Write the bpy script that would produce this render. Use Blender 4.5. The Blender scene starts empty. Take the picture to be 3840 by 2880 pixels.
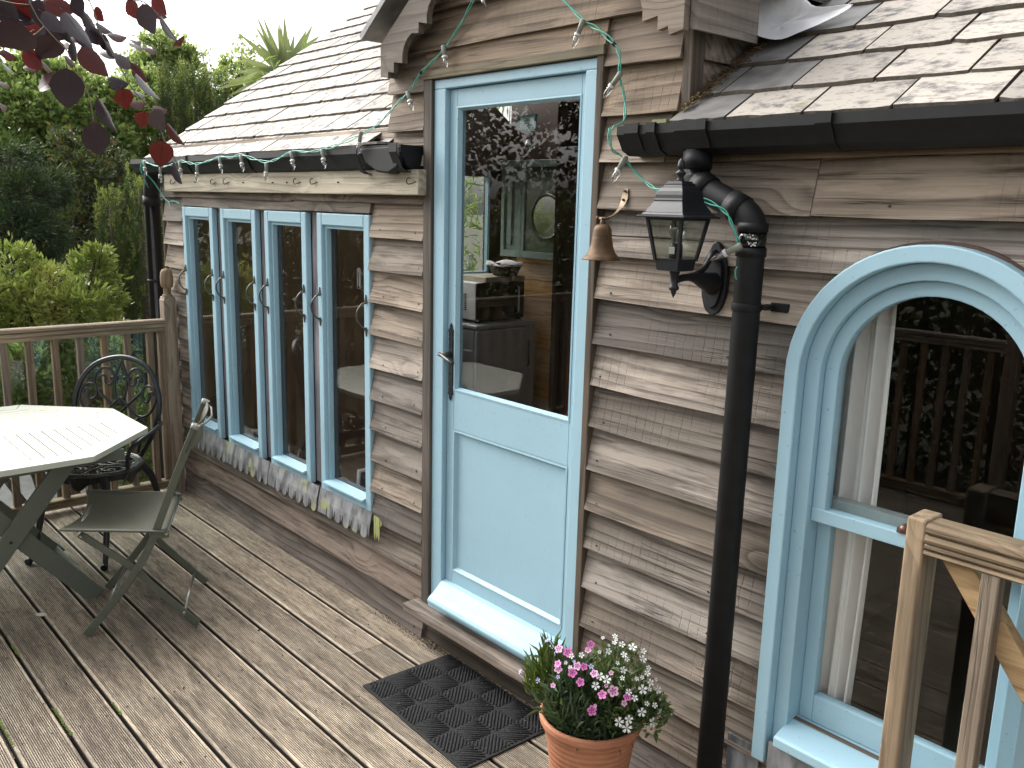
import bpy, bmesh, math, random
import numpy as np
from mathutils import Vector, Matrix, noise
PI=math.pi; rad=math.radians
scene=bpy.context.scene; COL=scene.collection
random.seed(7); RS=np.random.RandomState(11)
# ---------------------------------------------------------------- camera
cd=bpy.data.cameras.new('camera'); cam=bpy.data.objects.new('camera',cd); COL.objects.link(cam); scene.camera=cam
cd.sensor_width=36; cd.lens=3314.83/3840*36; cd.clip_start=.05; cd.clip_end=400
Fv=Vector((-.7285,.6555,-.1987)).normalized()
yaw,pit,rol=0.837996,0.200077,0.025611
cy,sy,cp,sp=math.cos(yaw),math.sin(yaw),math.cos(pit),math.sin(pit)
Fv=Vector((-sy*cp,cy*cp,-sp)); Rv=Vector((cy,sy,0)); Uv=Rv.cross(Fv)
R2=math.cos(rol)*Rv+math.sin(rol)*Uv; U2=-math.sin(rol)*Rv+math.cos(rol)*Uv
M=Matrix((R2,U2,-Fv)).transposed().to_4x4(); M.translation=Vector((2.4705,-2.0735,1.7944)); cam.matrix_world=M
# ---------------------------------------------------------------- sky and sun (bright cloud to the left, behind the cabin)
SUN_AZ=rad(-104)   # measured from +Y towards +X
SUN_EL=rad(40)
w=bpy.data.worlds.new('World'); scene.world=w; w.use_nodes=True
nt=w.node_tree; nt.nodes.clear()
sk=nt.nodes.new('ShaderNodeTexSky'); sk.sky_type='NISHITA'; sk.sun_disc=False
sk.sun_elevation=SUN_EL; sk.sun_rotation=SUN_AZ; sk.dust_density=6.0; sk.ozone_density=1.0; sk.air_density=1.0
hs=nt.nodes.new('ShaderNodeHueSaturation'); hs.inputs['Saturation'].default_value=.15
bg=nt.nodes.new('ShaderNodeBackground'); bg.inputs['Strength'].default_value=.15
wo=nt.nodes.new('ShaderNodeOutputWorld')
nt.links.new(sk.outputs[0],hs.inputs['Color']); nt.links.new(hs.outputs[0],bg.inputs['Color']); nt.links.new(bg.outputs[0],wo.inputs['Surface'])
sd=bpy.data.lights.new('sun','SUN'); sd.energy=0.8; sd.angle=rad(65); sd.color=(1,.95,.87)
so=bpy.data.objects.new('sun',sd); COL.objects.link(so)
sdir=Vector((math.sin(SUN_AZ)*math.cos(SUN_EL),math.cos(SUN_AZ)*math.cos(SUN_EL),math.sin(SUN_EL)))
so.rotation_euler=sdir.to_track_quat('Z','Y').to_euler(); so.location=sdir*20
scene.view_settings.view_transform='Standard'; scene.view_settings.look='None'
scene.view_settings.exposure=1.2; scene.view_settings.gamma=1; scene.view_settings.use_curve_mapping=False
scene.render.engine='CYCLES'
scene.cycles.max_bounces=8; scene.cycles.transparent_max_bounces=16
# ---------------------------------------------------------------- material helpers
class T:
    def __init__(s,name):
        s.m=bpy.data.materials.new(name); s.m.use_nodes=True; s.t=s.m.node_tree; s.t.nodes.clear()
        s.out=s.t.nodes.new('ShaderNodeOutputMaterial')
    def n(s,typ,ins={},**kw):
        nd=s.t.nodes.new('ShaderNode'+typ)
        for k,v in kw.items(): setattr(nd,k,v)
        for k,v in ins.items():
            i=nd.inputs[k]
            if hasattr(v,'links') or isinstance(v,bpy.types.NodeSocket): s.t.links.new(v,i)
            else: i.default_value=v
        return nd
    def math(s,op,a,b=0.0,c=None):
        d={0:a,1:b}
        if c is not None: d[2]=c
        return s.n('Math',d,operation=op).outputs[0]
    def ramp(s,f,stops,interp='LINEAR'):
        nd=s.n('ValToRGB',{'Fac':f}); nd.color_ramp.interpolation=interp
        e=nd.color_ramp.elements
        while len(e)<len(stops): e.new(.5)
        for el,(p,c) in zip(e,stops):
            el.position=p; el.color=(c,c,c,1) if not isinstance(c,tuple) else (*c,1)
        return nd.outputs[0]
    def mix(s,f,a,b,bt='MIX'):
        nd=s.n('Mix',data_type='RGBA',blend_type=bt)
        for i,v in ((0,f),(6,a),(7,b)):
            if isinstance(v,bpy.types.NodeSocket): s.t.links.new(v,nd.inputs[i])
            else: nd.inputs[i].default_value=v if i==0 else (*v,1) if len(v)==3 else v
        return nd.outputs[2]
    def noise(s,v,scale,detail=3,rough=.55,dist=0):
        return s.n('TexNoise',{'Vector':v,'Scale':scale,'Detail':detail,'Roughness':rough,'Distortion':dist}).outputs[0]
    def vmap(s,v,sc,loc=(0,0,0)):
        return s.n('Mapping',{'Vector':v,'Scale':sc,'Location':loc}).outputs[0]
    def bump(s,h,st,dist=.01):
        return s.n('Bump',{'Height':h,'Strength':st,'Distance':dist}).outputs[0]
    def bsdf(s,col,rough=.5,nrm=None,**kw):
        d={'Base Color':col if isinstance(col,bpy.types.NodeSocket) else (*col,1),'Roughness':rough}
        if nrm is not None: d['Normal']=nrm
        d.update(kw)
        b=s.n('BsdfPrincipled',d); s.t.links.new(b.outputs[0],s.out.inputs[0]); return b
    def obj(s):
        return s.n('TexCoord').outputs['Object']
    def objrand(s,amp=37.0,spread=True):
        c=s.obj(); r=s.n('ObjectInfo').outputs['Random']
        o=s.n('CombineXYZ',{'X':s.math('MULTIPLY',r,amp),'Y':s.math('MULTIPLY',r,amp*1.7),'Z':s.math('MULTIPLY',r,amp*.6)}).outputs[0]
        return s.n('VectorMath',{0:c,1:o},operation='ADD').outputs[0],r
def plain(name,col,rough=.5,var=.0,bump=0,scale=20,**kw):
    t=T(name); c=col
    if var or bump:
        v,r=t.objrand(); nz=t.noise(v,scale,5)
        if var: c=t.mix(t.ramp(nz,[(.3,0.),(.7,1.)]),tuple(x*(1-var) for x in col),tuple(min(1,x*(1+var)) for x in col))
        t.bsdf(c,rough,t.bump(nz,bump,.004) if bump else None,**kw)
    else: t.bsdf(c,rough,**kw)
    return t.m
def wood(name,light,dark,axis=0,grain=1.0,knots=True,saw=.25,rough=.75,stain=.35,stain_col=None,ringf=9.0,bump=.5,var=.25,contrast=.8):
    """weathered sawn wood; axis = direction of the grain"""
    t=T(name); v,r=t.objrand()
    a=[1,1,1]; a[axis]=.13; p=t.vmap(v,tuple(a))
    cross=(axis+2)%3 if axis!=1 else 0
    # knots: sparse voronoi cells
    kx=[1.,1.,1.]; kx[axis]=.45
    vor=t.n('TexVoronoi',{'Vector':t.vmap(v,tuple(kx)),'Scale':4.2*grain,'Randomness':1.0},feature='F1').outputs['Distance']
    kmask=t.ramp(vor,[(.0,1.),(.13,0.)]) if knots else None
    warp=t.noise(p,3.2*grain,2,.5)
    h=t.math('MULTIPLY',warp,ringf)
    sep=t.n('SeparateXYZ',{0:p}); zc=sep.outputs[{0:'Z',1:'X',2:'X'}[axis]]; yc=sep.outputs[{0:'Y',1:'Z',2:'Y'}[axis]]
    h=t.math('ADD',h,t.math('MULTIPLY',t.math('ADD',zc,yc),30*grain))
    if knots: h=t.math('ADD',h,t.math('MULTIPLY',t.ramp(vor,[(0.,1.),(.33,0.)],'EASE'),3.2))
    rings=t.ramp(t.math('FRACT',t.math('MULTIPLY',h,.8)),[(0.,.15),(.10,.95),(.45,.8),(.80,.35),(.95,.0),(1.,.15)])
    b=[260.,260.,260.]; b[axis]=5.; fib=t.noise(t.vmap(v,tuple(b)),1*grain,2,.6)
    b2=[75.,75.,75.]; b2[axis]=1.3; fib2=t.noise(t.vmap(v,tuple(b2)),1*grain,8,.78)
    g=t.math('ADD',t.math('MULTIPLY',rings,.34),t.math('ADD',t.math('MULTIPLY',fib,.38),t.math('MULTIPLY',fib2,.62)))
    lo=.70-.34*contrast; hi=.70+.30*contrast
    col=t.mix(t.ramp(g,[(lo,0.),(hi,1.)]),dark,light)
    if saw:
        s=[0.,0.,0.]; s[axis]=1.
        sawn=t.n('TexWave',{'Vector':v,'Scale':9.5,'Distortion':1.2,'Detail':2.,'Detail Scale':3.},wave_type='BANDS',bands_direction='XYZ'[axis]).outputs['Fac']
        sm=t.math('MULTIPLY',t.ramp(sawn,[(.0,1.),(.05,0.)]),t.math('MULTIPLY',t.ramp(t.noise(v,2.6,2),[(.44,0.),(.60,1.)]),t.ramp(t.noise(v,60,2),[(.35,.2),(.6,1.)])))
        col=t.mix(t.math('MULTIPLY',sm,saw),col,tuple(x*.35 for x in dark))
    else: sm=None
    if knots: col=t.mix(t.math('MULTIPLY',kmask,.8),col,tuple(x*.45 for x in dark))
    # crack lines
    b3=[30.,30.,30.]; b3[axis]=.7; cr=t.noise(t.vmap(v,tuple(b3)),1,4,.5); cm=t.ramp(cr,[(.485,0.),(.5,1.),(.515,0.)])
    cm=t.math('MULTIPLY',cm,t.ramp(t.noise(v,3.3,2),[(.5,0.),(.65,1.)]))
    col=t.mix(t.math('MULTIPLY',cm,.6),col,tuple(x*.3 for x in dark))
    st=t.noise(v,1.9,5,.62); sc=stain_col or tuple(x*.5 for x in dark)
    col=t.mix(t.math('MULTIPLY',t.ramp(st,[(.42,0.),(.72,1.)]),stain),col,sc)
    b4=[13.,13.,13.]; b4[axis]=1.8; gy=t.noise(t.vmap(v,tuple(b4)),1,5,.6); col=t.mix(t.math('MULTIPLY',t.ramp(gy,[(.52,0.),(.60,1.)]),.5),col,tuple(min(1,x*1.3) for x in light))
    hsv=t.n('HueSaturation',{'Color':col,'Value':t.math('MULTIPLY_ADD',r,2*var,1-var),'Saturation':t.math('MULTIPLY_ADD',t.math('FRACT',t.math('MULTIPLY',r,7.3)),.5,.75)}).outputs[0]
    hh=t.math('ADD',t.math('MULTIPLY',g,1.0),t.math('MULTIPLY',cm,-1.2))
    if sm is not None: hh=t.math('ADD',hh,t.math('MULTIPLY',sm,-.6))
    t.bsdf(hsv,rough,t.bump(hh,bump,.004))
    return t.m
def leafmat(name,c1,c2,trans=.35,rough=.45,tip=None,c3=None):
    t=T(name); isl=t.n('NewGeometry').outputs['Random Per Island']
    col=t.mix(isl,c1,c2)
    if c3: col=t.mix(t.ramp(isl,[(.93,0.),(.94,1.)]),col,c3)
    if tip: # height of the plant decides where the fresh growth sits
        nz=t.noise(t.obj(),2.2,3); col=t.mix(t.ramp(nz,[(.5,0.),(.64,1.)]),col,tip)
    b=t.n('BsdfPrincipled',{'Base Color':col,'Roughness':rough})
    tr=t.n('BsdfTranslucent',{'Color':t.mix(.35,col,(.45,.6,.1),'MIX')})
    mx=t.n('MixShader',{0:trans,1:b.outputs[0],2:tr.outputs[0]}); t.t.links.new(mx.outputs[0],t.out.inputs[0]); return t.m
def glassmat(name,tint=(.975,.985,.98),f0=.036,rough=.0):
    t=T(name); g=t.n('NewGeometry')
    d=t.n('VectorMath',{0:g.outputs['Normal'],1:g.outputs['Incoming']},operation='DOT_PRODUCT').outputs['Value']
    c=t.math('SUBTRACT',1.0,t.math('ABSOLUTE',d)); f=t.math('MULTIPLY_ADD',t.math('POWER',c,5.0),1-f0,f0)
    tr=t.n('BsdfTransparent',{'Color':(*tint,1)}); gl=t.n('BsdfGlossy',{'Color':(1,1,1,1),'Roughness':rough})
    mx=t.n('MixShader',{0:f,1:tr.outputs[0],2:gl.outputs[0]}); t.t.links.new(mx.outputs[0],t.out.inputs[0]); return t.m
def painted(name,col,rough=.35,chip=.0):
    t=T(name); v,r=t.objrand(); nz=t.noise(v,9,4,.6); fine=t.noise(t.vmap(v,(50,50,9)),1.5,2)
    c=t.mix(t.math('MULTIPLY',t.ramp(nz,[(.35,0.),(.75,1.)]),.35),col,tuple(x*.86 for x in col))
    sp=t.noise(v,85,2,.5); c=t.mix(t.math('MULTIPLY',t.ramp(sp,[(.70,0.),(.74,1.)]),.5),c,tuple(x*.45 for x in col))
    t.bsdf(c,t.math('MULTIPLY_ADD',nz,.25,rough-.06),t.bump(t.math('ADD',fine,nz),.18,.003),**{'Specular IOR Level':.36}); return t.m
# ---------------------------------------------------------------- materials
M_BOARD=wood('weathered larch board',(.36,.305,.25),(.07,.053,.04),0,1.0,stain=.5,stain_col=(.085,.066,.052),var=.36,contrast=1.0,bump=.85,rough=.8)
M_GABLE=wood('brown weathered board',(.30,.235,.175),(.085,.062,.045),0,.9,stain=.35,stain_col=(.09,.066,.048),var=.14,bump=.7,rough=.8)
M_TRIMV=wood('dark weathered batten',(.14,.11,.082),(.055,.042,.032),2,1.2,knots=False,saw=0,stain=.3)
M_TRIMH=wood('mossy weathered batten',(.24,.21,.14),(.10,.08,.055),0,1.2,knots=False,saw=0,stain=.3)
M_BARGE=wood('weathered carved board',(.26,.215,.17),(.13,.105,.083),0,1.0,stain=.25,saw=0)
M_PLANK=wood('lichen stained plank',(.47,.415,.30),(.22,.18,.125),0,1.0,stain=.35,stain_col=(.17,.15,.095))
M_THRESH=wood('rotting threshold timber',(.27,.215,.17),(.06,.045,.035),0,1.0,stain=.6)
M_MULL=wood('stained mullion',(.36,.33,.34),(.12,.10,.11),2,1.4,knots=False,saw=0,stain=.5,stain_col=(.06,.05,.06))
M_RAILX=wood('rail timber along x',(.36,.28,.19),(.14,.10,.065),0,1.2,stain=.65,stain_col=(.09,.07,.05),saw=0,var=.1)
M_RAILY=wood('rail timber along y',(.36,.28,.19),(.15,.11,.07),1,1.2,stain=.35,saw=0,var=.1)
M_RAILZ=wood('upright timber',(.38,.285,.185),(.17,.12,.075),2,1.2,stain=.5,stain_col=(.10,.075,.05),saw=0,var=.12)
M_BALZ=wood('brown baluster timber',(.30,.22,.15),(.14,.10,.065),2,1.2,stain=.3,saw=0,var=.12)
M_PINE=wood('pine panelling',(.72,.46,.24),(.52,.28,.11),0,1.0,stain=.1,saw=0,rough=.4,var=.08)
M_DARKW=plain('dark stained interior wood',(.045,.022,.015),.45,.3,scale=6)
M_OCHRE=plain('ochre wood strip',(.42,.24,.08),.5,.2,scale=8)
M_BLUE=painted('powder blue gloss paint',(.365,.565,.665),.36)
M_GREEN=painted('sage green paint',(.17,.225,.195),.45)
M_BLACKP=plain('black plastic rainwater goods',(.010,.0105,.0115),.55,.25,.12,scale=24,**{'Specular IOR Level':.32})
M_BLACKI=plain('black painted iron',(.012,.0135,.016),.3,.3,.25,scale=45)
M_LANT=plain('satin black lantern paint',(.010,.010,.014),.48,.1,.08,scale=60)
M_OLIVE=plain('olive painted metal',(.115,.125,.095),.35,.12,.05,scale=25)
M_OLIVEW=painted('olive painted wood',(.135,.15,.12),.42)
M_TABLE=painted('pale green grey tabletop paint',(.66,.67,.57),.4)
M_STEEL=plain('bright steel rod',(.5,.5,.47),.3,.1,Metallic=1.0)
M_RUBBER=plain('black rubber mat',(.014,.014,.015),.85,.35,.6,scale=120)
M_BRASS=plain('tarnished bronze bell',(.13,.078,.040),.62,.45,.4,scale=26,Metallic=.35)
M_BRACK=plain('tarnished bracket',(.20,.15,.10),.5,.3,.3,scale=30,Metallic=.6)
M_WIRE=plain('sea green flex',(.10,.46,.36),.4,.1)
M_SOCK=plain('grey green lamp holder',(.28,.30,.26),.5,.12)
M_COLLAR=plain('white collar',(.72,.72,.70),.45)
M_RUST=plain('rusty hook iron',(.05,.03,.02),.7,.4,.4,scale=80)
M_HANDLE=plain('antique iron handle',(.11,.11,.10),.38,.3,.2,scale=60,Metallic=.7)
M_SILVER=plain('silver appliance',(.62,.62,.62),.4,.05)
M_FRIDGE=plain('grey appliance enamel',(.30,.31,.32),.4,.05)
M_BLKGLOSS=plain('black glossy appliance',(.01,.01,.01),.12)
M_WHITE=plain('white paint',(.75,.75,.73),.5,.05)
M_ALU=None
M_GLASS=glassmat('window glass'); M_BULB=glassmat('bulb glass',(.80,.81,.80),.13)
M_LGLASS=glassmat('lantern glass',(.86,.88,.86),.06)
M_GLASSR=glassmat('railing acrylic sheet',(.86,.90,.885),.035,.04)
def m_slate():
    t=T('lichen covered slate'); v,r=t.objrand(60); v0=t.obj()
    base=t.mix(t.noise(v,14,4,.6),(.085,.085,.09),(.155,.15,.145))
    l1=t.noise(t.vmap(v,(1,1.6,1)),22,6,.68); l2=t.noise(t.vmap(v,(1,1.4,1)),6,3,.6)
    lm=t.ramp(t.math('ADD',t.math('MULTIPLY',l1,.75),t.math('MULTIPLY',l2,.5)),[(.48,0.),(.62,1.)])
    amt=t.math('MULTIPLY',lm,t.ramp(r,[(0.,.72),(.25,1.)]))
    col=t.mix(t.math('MULTIPLY',amt,.92),base,(.45,.41,.36))
    dk=t.noise(t.vmap(v,(1,2.4,1)),48,3,.5); col=t.mix(t.math('MULTIPLY',t.ramp(dk,[(.60,0.),(.67,1.)]),.7),col,(.17,.15,.13))
    mo=t.noise(v,9,3); col=t.mix(t.math('MULTIPLY',t.ramp(mo,[(.66,0.),(.72,1.)]),.5),col,(.20,.19,.06))
    hsv=t.n('HueSaturation',{'Color':col,'Value':t.math('MULTIPLY_ADD',r,.3,.85)}).outputs[0]
    t.bsdf(hsv,.7,t.bump(t.math('ADD',l1,t.math('MULTIPLY',dk,-.5)),.5,.004),**{'Specular IOR Level':.25}); return t.m
M_SLATE=m_slate()
M_SLATEE=plain('mossy brown slate edge',(.085,.072,.055),.9,.4,.5,scale=60)
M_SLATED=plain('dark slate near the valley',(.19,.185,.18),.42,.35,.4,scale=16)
def m_deck():
    t=T('ribbed weathered decking'); v,r=t.objrand(); v0=t.obj()
    n1=t.noise(t.vmap(v,(1.2,14,14)),1.6,5,.65); n2=t.noise(t.vmap(v0,(1,1.3,1)),2.6,6,.66); fine=t.noise(t.vmap(v,(22,220,220)),1,3,.6)
    n3=t.noise(t.vmap(v,(5,60,60)),1,3,.6)
    g=t.math('ADD',t.math('MULTIPLY',n1,.5),t.math('ADD',t.math('MULTIPLY',fine,.5),t.math('MULTIPLY',n3,.4)))
    col=t.mix(t.ramp(g,[(.52,0.),(.82,1.)]),(.105,.076,.052),(.62,.51,.375))
    col=t.mix(t.math('MULTIPLY',t.ramp(n2,[(.50,0.),(.70,1.)]),.5),col,(.075,.058,.044))
    n5=t.noise(t.vmap(v,(3.,26,26)),1,5,.7); col=t.mix(t.math('MULTIPLY',t.ramp(n5,[(.52,0.),(.62,1.)]),.5),col,(.085,.062,.044))
    n6=t.noise(t.vmap(v0,(1.3,1.7,1)),1.7,4); col=t.mix(t.math('MULTIPLY',t.ramp(n6,[(.58,0.),(.66,1.)]),.35),col,(.10,.095,.05))
    n4=t.noise(t.vmap(v0,(1.0,2.0,1)),1.1,3); col=t.mix(t.math('MULTIPLY',t.ramp(n4,[(.5,0.),(.68,1.)]),.45),col,(.46,.40,.32))
    # dirt lies in the furrows; board sides painted near black for gap shade
    sep=t.n('SeparateXYZ',{0:v0}); dz=t.ramp(t.math('MULTIPLY_ADD',sep.outputs['Z'],330.0,1.0),[(.35,1.),(.95,0.)])
    dz2=t.ramp(t.math('MULTIPLY_ADD',sep.outputs['Z'],100.0,1.0),[(.40,1.),(.62,0.)])
    col=t.mix(t.math('MULTIPLY',dz,.90),col,(.034,.025,.018)); col=t.mix(t.math('MULTIPLY',dz2,.85),col,(.012,.009,.007))
    hsv=t.n('HueSaturation',{'Color':col,'Value':t.math('MULTIPLY_ADD',r,.35,.82)}).outputs[0]
    t.bsdf(hsv,.72,t.bump(t.math('ADD',g,fine),.5,.003)); return t.m
M_DECK=m_deck()
def m_terra():
    t=T('terracotta'); v=t.obj(); n=t.noise(v,14,4); wv=t.n('TexWave',{'Vector':v,'Scale':16.,'Distortion':2.0,'Detail':2.},wave_type='BANDS',bands_direction='Z').outputs['Fac']
    c=t.mix(t.ramp(n,[(.3,0.),(.7,1.)]),(.42,.165,.085),(.56,.25,.14)); c=t.mix(t.math('MULTIPLY',wv,.25),c,(.36,.14,.075))
    t.bsdf(c,.7,t.bump(t.math('ADD',wv,n),.35,.004)); return t.m
M_TERRA=m_terra()
M_SOIL=plain('dark potting soil',(.02,.014,.01),.9,.5,1.,scale=90)
def m_sling():
    t=T('olive mesh fabric'); v=t.obj(); wv=t.n('TexWave',{'Vector':v,'Scale':170.,'Distortion':0.},bands_direction='X').outputs['Fac']; w2=t.n('TexWave',{'Vector':v,'Scale':170.},bands_direction='Y').outputs['Fac']
    h=t.math('ADD',wv,w2); b=t.n('BsdfPrincipled',{'Base Color':(.125,.125,.09,1),'Roughness':.55,'Normal':t.bump(h,.3,.002)})
    tl=t.n('BsdfTranslucent',{'Color':(.22,.20,.14,1)}); tr=t.n('BsdfTransparent')
    m1=t.n('MixShader',{0:.3,1:b.outputs[0],2:tl.outputs[0]}); m2=t.n('MixShader',{0:.16,1:m1.outputs[0],2:tr.outputs[0]})
    t.t.links.new(m2.outputs[0],t.out.inputs[0]); return t.m
M_SLING=m_sling()
def m_lead():
    t=T('weathered zinc flashing'); v,r=t.objrand(); n=t.noise(t.vmap(v,(14,14,4)),1.4,3,.55); n2=t.noise(v,7,3)
    c=t.mix(t.ramp(n,[(.38,0.),(.66,1.)]),(.13,.135,.145),(.38,.39,.40)); c=t.mix(t.ramp(n2,[(.60,0.),(.68,1.)]),c,(.40,.42,.22))
    t.bsdf(c,.6,t.bump(n,.3,.002),Metallic=.25); return t.m
M_LEAD=m_lead()
def m_alu():
    t=T('shiny crumpled aluminium'); v=t.obj(); n=t.noise(v,16,4,.6,.8)
    t.bsdf(t.mix(n,(.78,.78,.80),(.88,.88,.90)),.38,t.bump(n,.15,.02),Metallic=.15); return t.m
M_ALU=m_alu()
def m_cloth():
    t=T('white cotton curtain'); v=t.obj(); wv=t.noise(v,160,2)
    b=t.n('BsdfPrincipled',{'Base Color':(.86,.84,.82,1),'Roughness':.85,'Normal':t.bump(wv,.2,.002)}); tl=t.n('BsdfTranslucent',{'Color':(.7,.68,.66,1)})
    mx=t.n('MixShader',{0:.1,1:b.outputs[0],2:tl.outputs[0]}); t.t.links.new(mx.outputs[0],t.out.inputs[0]); return t.m
M_CLOTH=m_cloth()
def m_pebblegrd():
    t=T('garden soil and leaf litter'); v=t.obj(); n=t.noise(v,6,6,.65); t.bsdf(t.mix(n,(.02,.022,.012),(.09,.085,.05)),.9,t.bump(n,1,.05)); return t.m
M_GROUND=m_pebblegrd()
M_PAVE=plain('grey paving',(.22,.21,.21),.8,.2,.3,scale=9)
M_BARK=plain('grey brown bark',(.10,.08,.06),.85,.4,.8,scale=25)
# ---------------------------------------------------------------- geometry helpers
def link(o,parent=None):
    COL.objects.link(o)
    if parent is not None: o.parent=parent
    return o
def tag(o,label=None,cat=None,group=None,kind=None):
    for k,v in (('label',label),('category',cat),('group',group),('kind',kind)):
        if v: o[k]=v
    return o
def empty(name,loc=(0,0,0),rz=0,**kw):
    o=bpy.data.objects.new(name,None); o.location=loc; o.rotation_euler=(0,0,rz); o.empty_display_size=.1; COL.objects.link(o); return tag(o,**kw)
class MB:
    def __init__(s): s.v=[]; s.f=[]; s.sm=[]
    def add(s,vs,fs,smooth=False):
        b=len(s.v); s.v+= [tuple(v) for v in vs]; s.f+=[tuple(i+b for i in f) for f in fs]; s.sm+=[smooth]*len(fs); return s
    def box(s,x0,x1,y0,y1,z0,z1):
        return s.add([(x0,y0,z0),(x1,y0,z0),(x1,y1,z0),(x0,y1,z0),(x0,y0,z1),(x1,y0,z1),(x1,y1,z1),(x0,y1,z1)],[(0,3,2,1),(4,5,6,7),(0,1,5,4),(1,2,6,5),(2,3,7,6),(3,0,4,7)])
    def obox(s,c,ax,ay,az):
        c,ax,ay,az=map(Vector,(c,ax,ay,az)); vs=[c+i*ax+j*ay+k*az for k in(-1,1) for i,j in((-1,-1),(1,-1),(1,1),(-1,1))]
        return s.add(vs,[(0,3,2,1),(4,5,6,7),(0,1,5,4),(1,2,6,5),(2,3,7,6),(3,0,4,7)])
    def bar(s,p0,p1,w,h,up=(0,0,1)):
        p0,p1=Vector(p0),Vector(p1); d=(p1-p0); a=d.normalized(); u=Vector(up); u=(u-a*u.dot(a)).normalized(); l=a.cross(u)
        return s.obox((p0+p1)/2,d/2,l*w/2,u*h/2)
    def prism(s,pts,plane,a,b,smooth=False):
        """outline pts (2d) extruded from a to b; plane 'xz' (along y), 'xy' (along z), 'yz' (along x)"""
        f={'xz':lambda p,t:(p[0],t,p[1]),'xy':lambda p,t:(p[0],p[1],t),'yz':lambda p,t:(t,p[0],p[1])}[plane]
        n=len(pts); vs=[f(p,a) for p in pts]+[f(p,b) for p in pts]
        fs=[tuple(range(n)),tuple(range(2*n-1,n-1,-1))]
        s.add(vs,fs); b0=len(s.v)-2*n
        s.f+=[(b0+i,b0+(i+1)%n,b0+n+(i+1)%n,b0+n+i)[::-1] for i in range(n)]; s.sm+=[smooth]*n
        return s
    def tube(s,path,r,n=8,closed=False,cap=True):
        P=[Vector(p) for p in path]; m=len(P); rr=r if isinstance(r,(list,tuple)) else [r]*m
        tang=[(P[(i+1)%m]-P[i-1]).normalized() if closed or 0<i<m-1 else ((P[1]-P[0]) if i==0 else (P[-1]-P[-2])).normalized() for i in range(m)]
        u=Vector((0,0,1)) if abs(tang[0].z)<.9 else Vector((1,0,0)); u=(u-tang[0]*u.dot(tang[0])).normalized(); vs=[]
        for i in range(m):
            u=(u-tang[i]*u.dot(tang[i])).normalized(); l=tang[i].cross(u)
            vs+=[P[i]+rr[i]*(math.cos(2*PI*k/n)*u+math.sin(2*PI*k/n)*l) for k in range(n)]
        fs=[(i*n+k,i*n+(k+1)%n,((i+1)%m)*n+(k+1)%n,((i+1)%m)*n+k) for i in range(m if closed else m-1) for k in range(n)]
        s.add(vs,fs,True)
        if cap and not closed: s.f+=[tuple(len(s.v)-m*n+k for k in range(n))[::-1],tuple(len(s.v)-n+k for k in range(n))]; s.sm+=[False]*2
        return s
    def lathe(s,prof,c=(0,0,0),n=24,smooth=True):
        vs=[(c[0]+r*math.cos(2*PI*k/n),c[1]+r*math.sin(2*PI*k/n),c[2]+z) for r,z in prof for k in range(n)]
        fs=[(i*n+k,i*n+(k+1)%n,(i+1)*n+(k+1)%n,(i+1)*n+k) for i in range(len(prof)-1) for k in range(n)]
        return s.add(vs,fs,smooth)
    def build(s,name,mat,parent=None,bevel=0,seg=2,sub=0,solid=0,kind=None,autos=False):
        me=bpy.data.meshes.new(name); me.from_pydata([tuple(v) for v in s.v],[],s.f); me.polygons.foreach_set('use_smooth',s.sm)
        if isinstance(mat,(list,tuple)):
            for q in mat: me.materials.append(q)
        else: me.materials.append(mat)
        bm=bmesh.new(); bm.from_mesh(me); bmesh.ops.recalc_face_normals(bm,faces=bm.faces); bm.to_mesh(me); bm.free()
        o=bpy.data.objects.new(name,me); link(o,parent)
        if solid: md=o.modifiers.new('t','SOLIDIFY'); md.thickness=solid; md.offset=0
        if bevel: md=o.modifiers.new('b','BEVEL'); md.width=bevel; md.segments=seg; md.limit_method='ANGLE'; md.angle_limit=rad(35)
        if sub: md=o.modifiers.new('s','SUBSURF'); md.levels=sub; md.render_levels=sub
        if kind: o['kind']=kind
        return o
def arc(cx,cz,r,a0,a1,n): return [(cx+r*math.cos(rad(a0+(a1-a0)*i/n)),cz+r*math.sin(rad(a0+(a1-a0)*i/n))) for i in range(n+1)]
def catmull(pts,k=6,closed=False):
    P=[Vector(p) for p in pts]; n=len(P); out=[]
    for i in range(n if closed else n-1):
        p0=P[i-1] if (closed or i>0) else P[0]; p1=P[i]; p2=P[(i+1)%n]; p3=P[(i+2)%n] if (closed or i+2<n) else P[-1]
        for j in range(k):
            t=j/k; out.append(.5*((2*p1)+(-p0+p2)*t+(2*p0-5*p1+4*p2-p3)*t*t+(-p0+3*p1-3*p2+p3)*t**3))
    if not closed: out.append(P[-1])
    return out
def fastmesh(name,V,Fq,mat,parent=None,kind=None,smooth=False,midx=None):
    """V (n,3), Fq (m,k) numpy"""
    me=bpy.data.meshes.new(name); k=Fq.shape[1]; m=len(Fq)
    me.vertices.add(len(V)); me.vertices.foreach_set('co',V.astype(np.float32).ravel())
    me.loops.add(m*k); me.loops.foreach_set('vertex_index',Fq.astype(np.int32).ravel())
    me.polygons.add(m); me.polygons.foreach_set('loop_start',np.arange(0,m*k,k,dtype=np.int32)); me.polygons.foreach_set('loop_total',np.full(m,k,dtype=np.int32))
    me.polygons.foreach_set('use_smooth',np.full(m,smooth))
    for q in (mat if isinstance(mat,(list,tuple)) else [mat]): me.materials.append(q)
    if midx is not None: me.polygons.foreach_set('material_index',midx.astype(np.int32))
    me.update(calc_edges=True); me.validate(); o=bpy.data.objects.new(name,me); link(o,parent)
    if kind: o['kind']=kind
    return o
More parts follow.
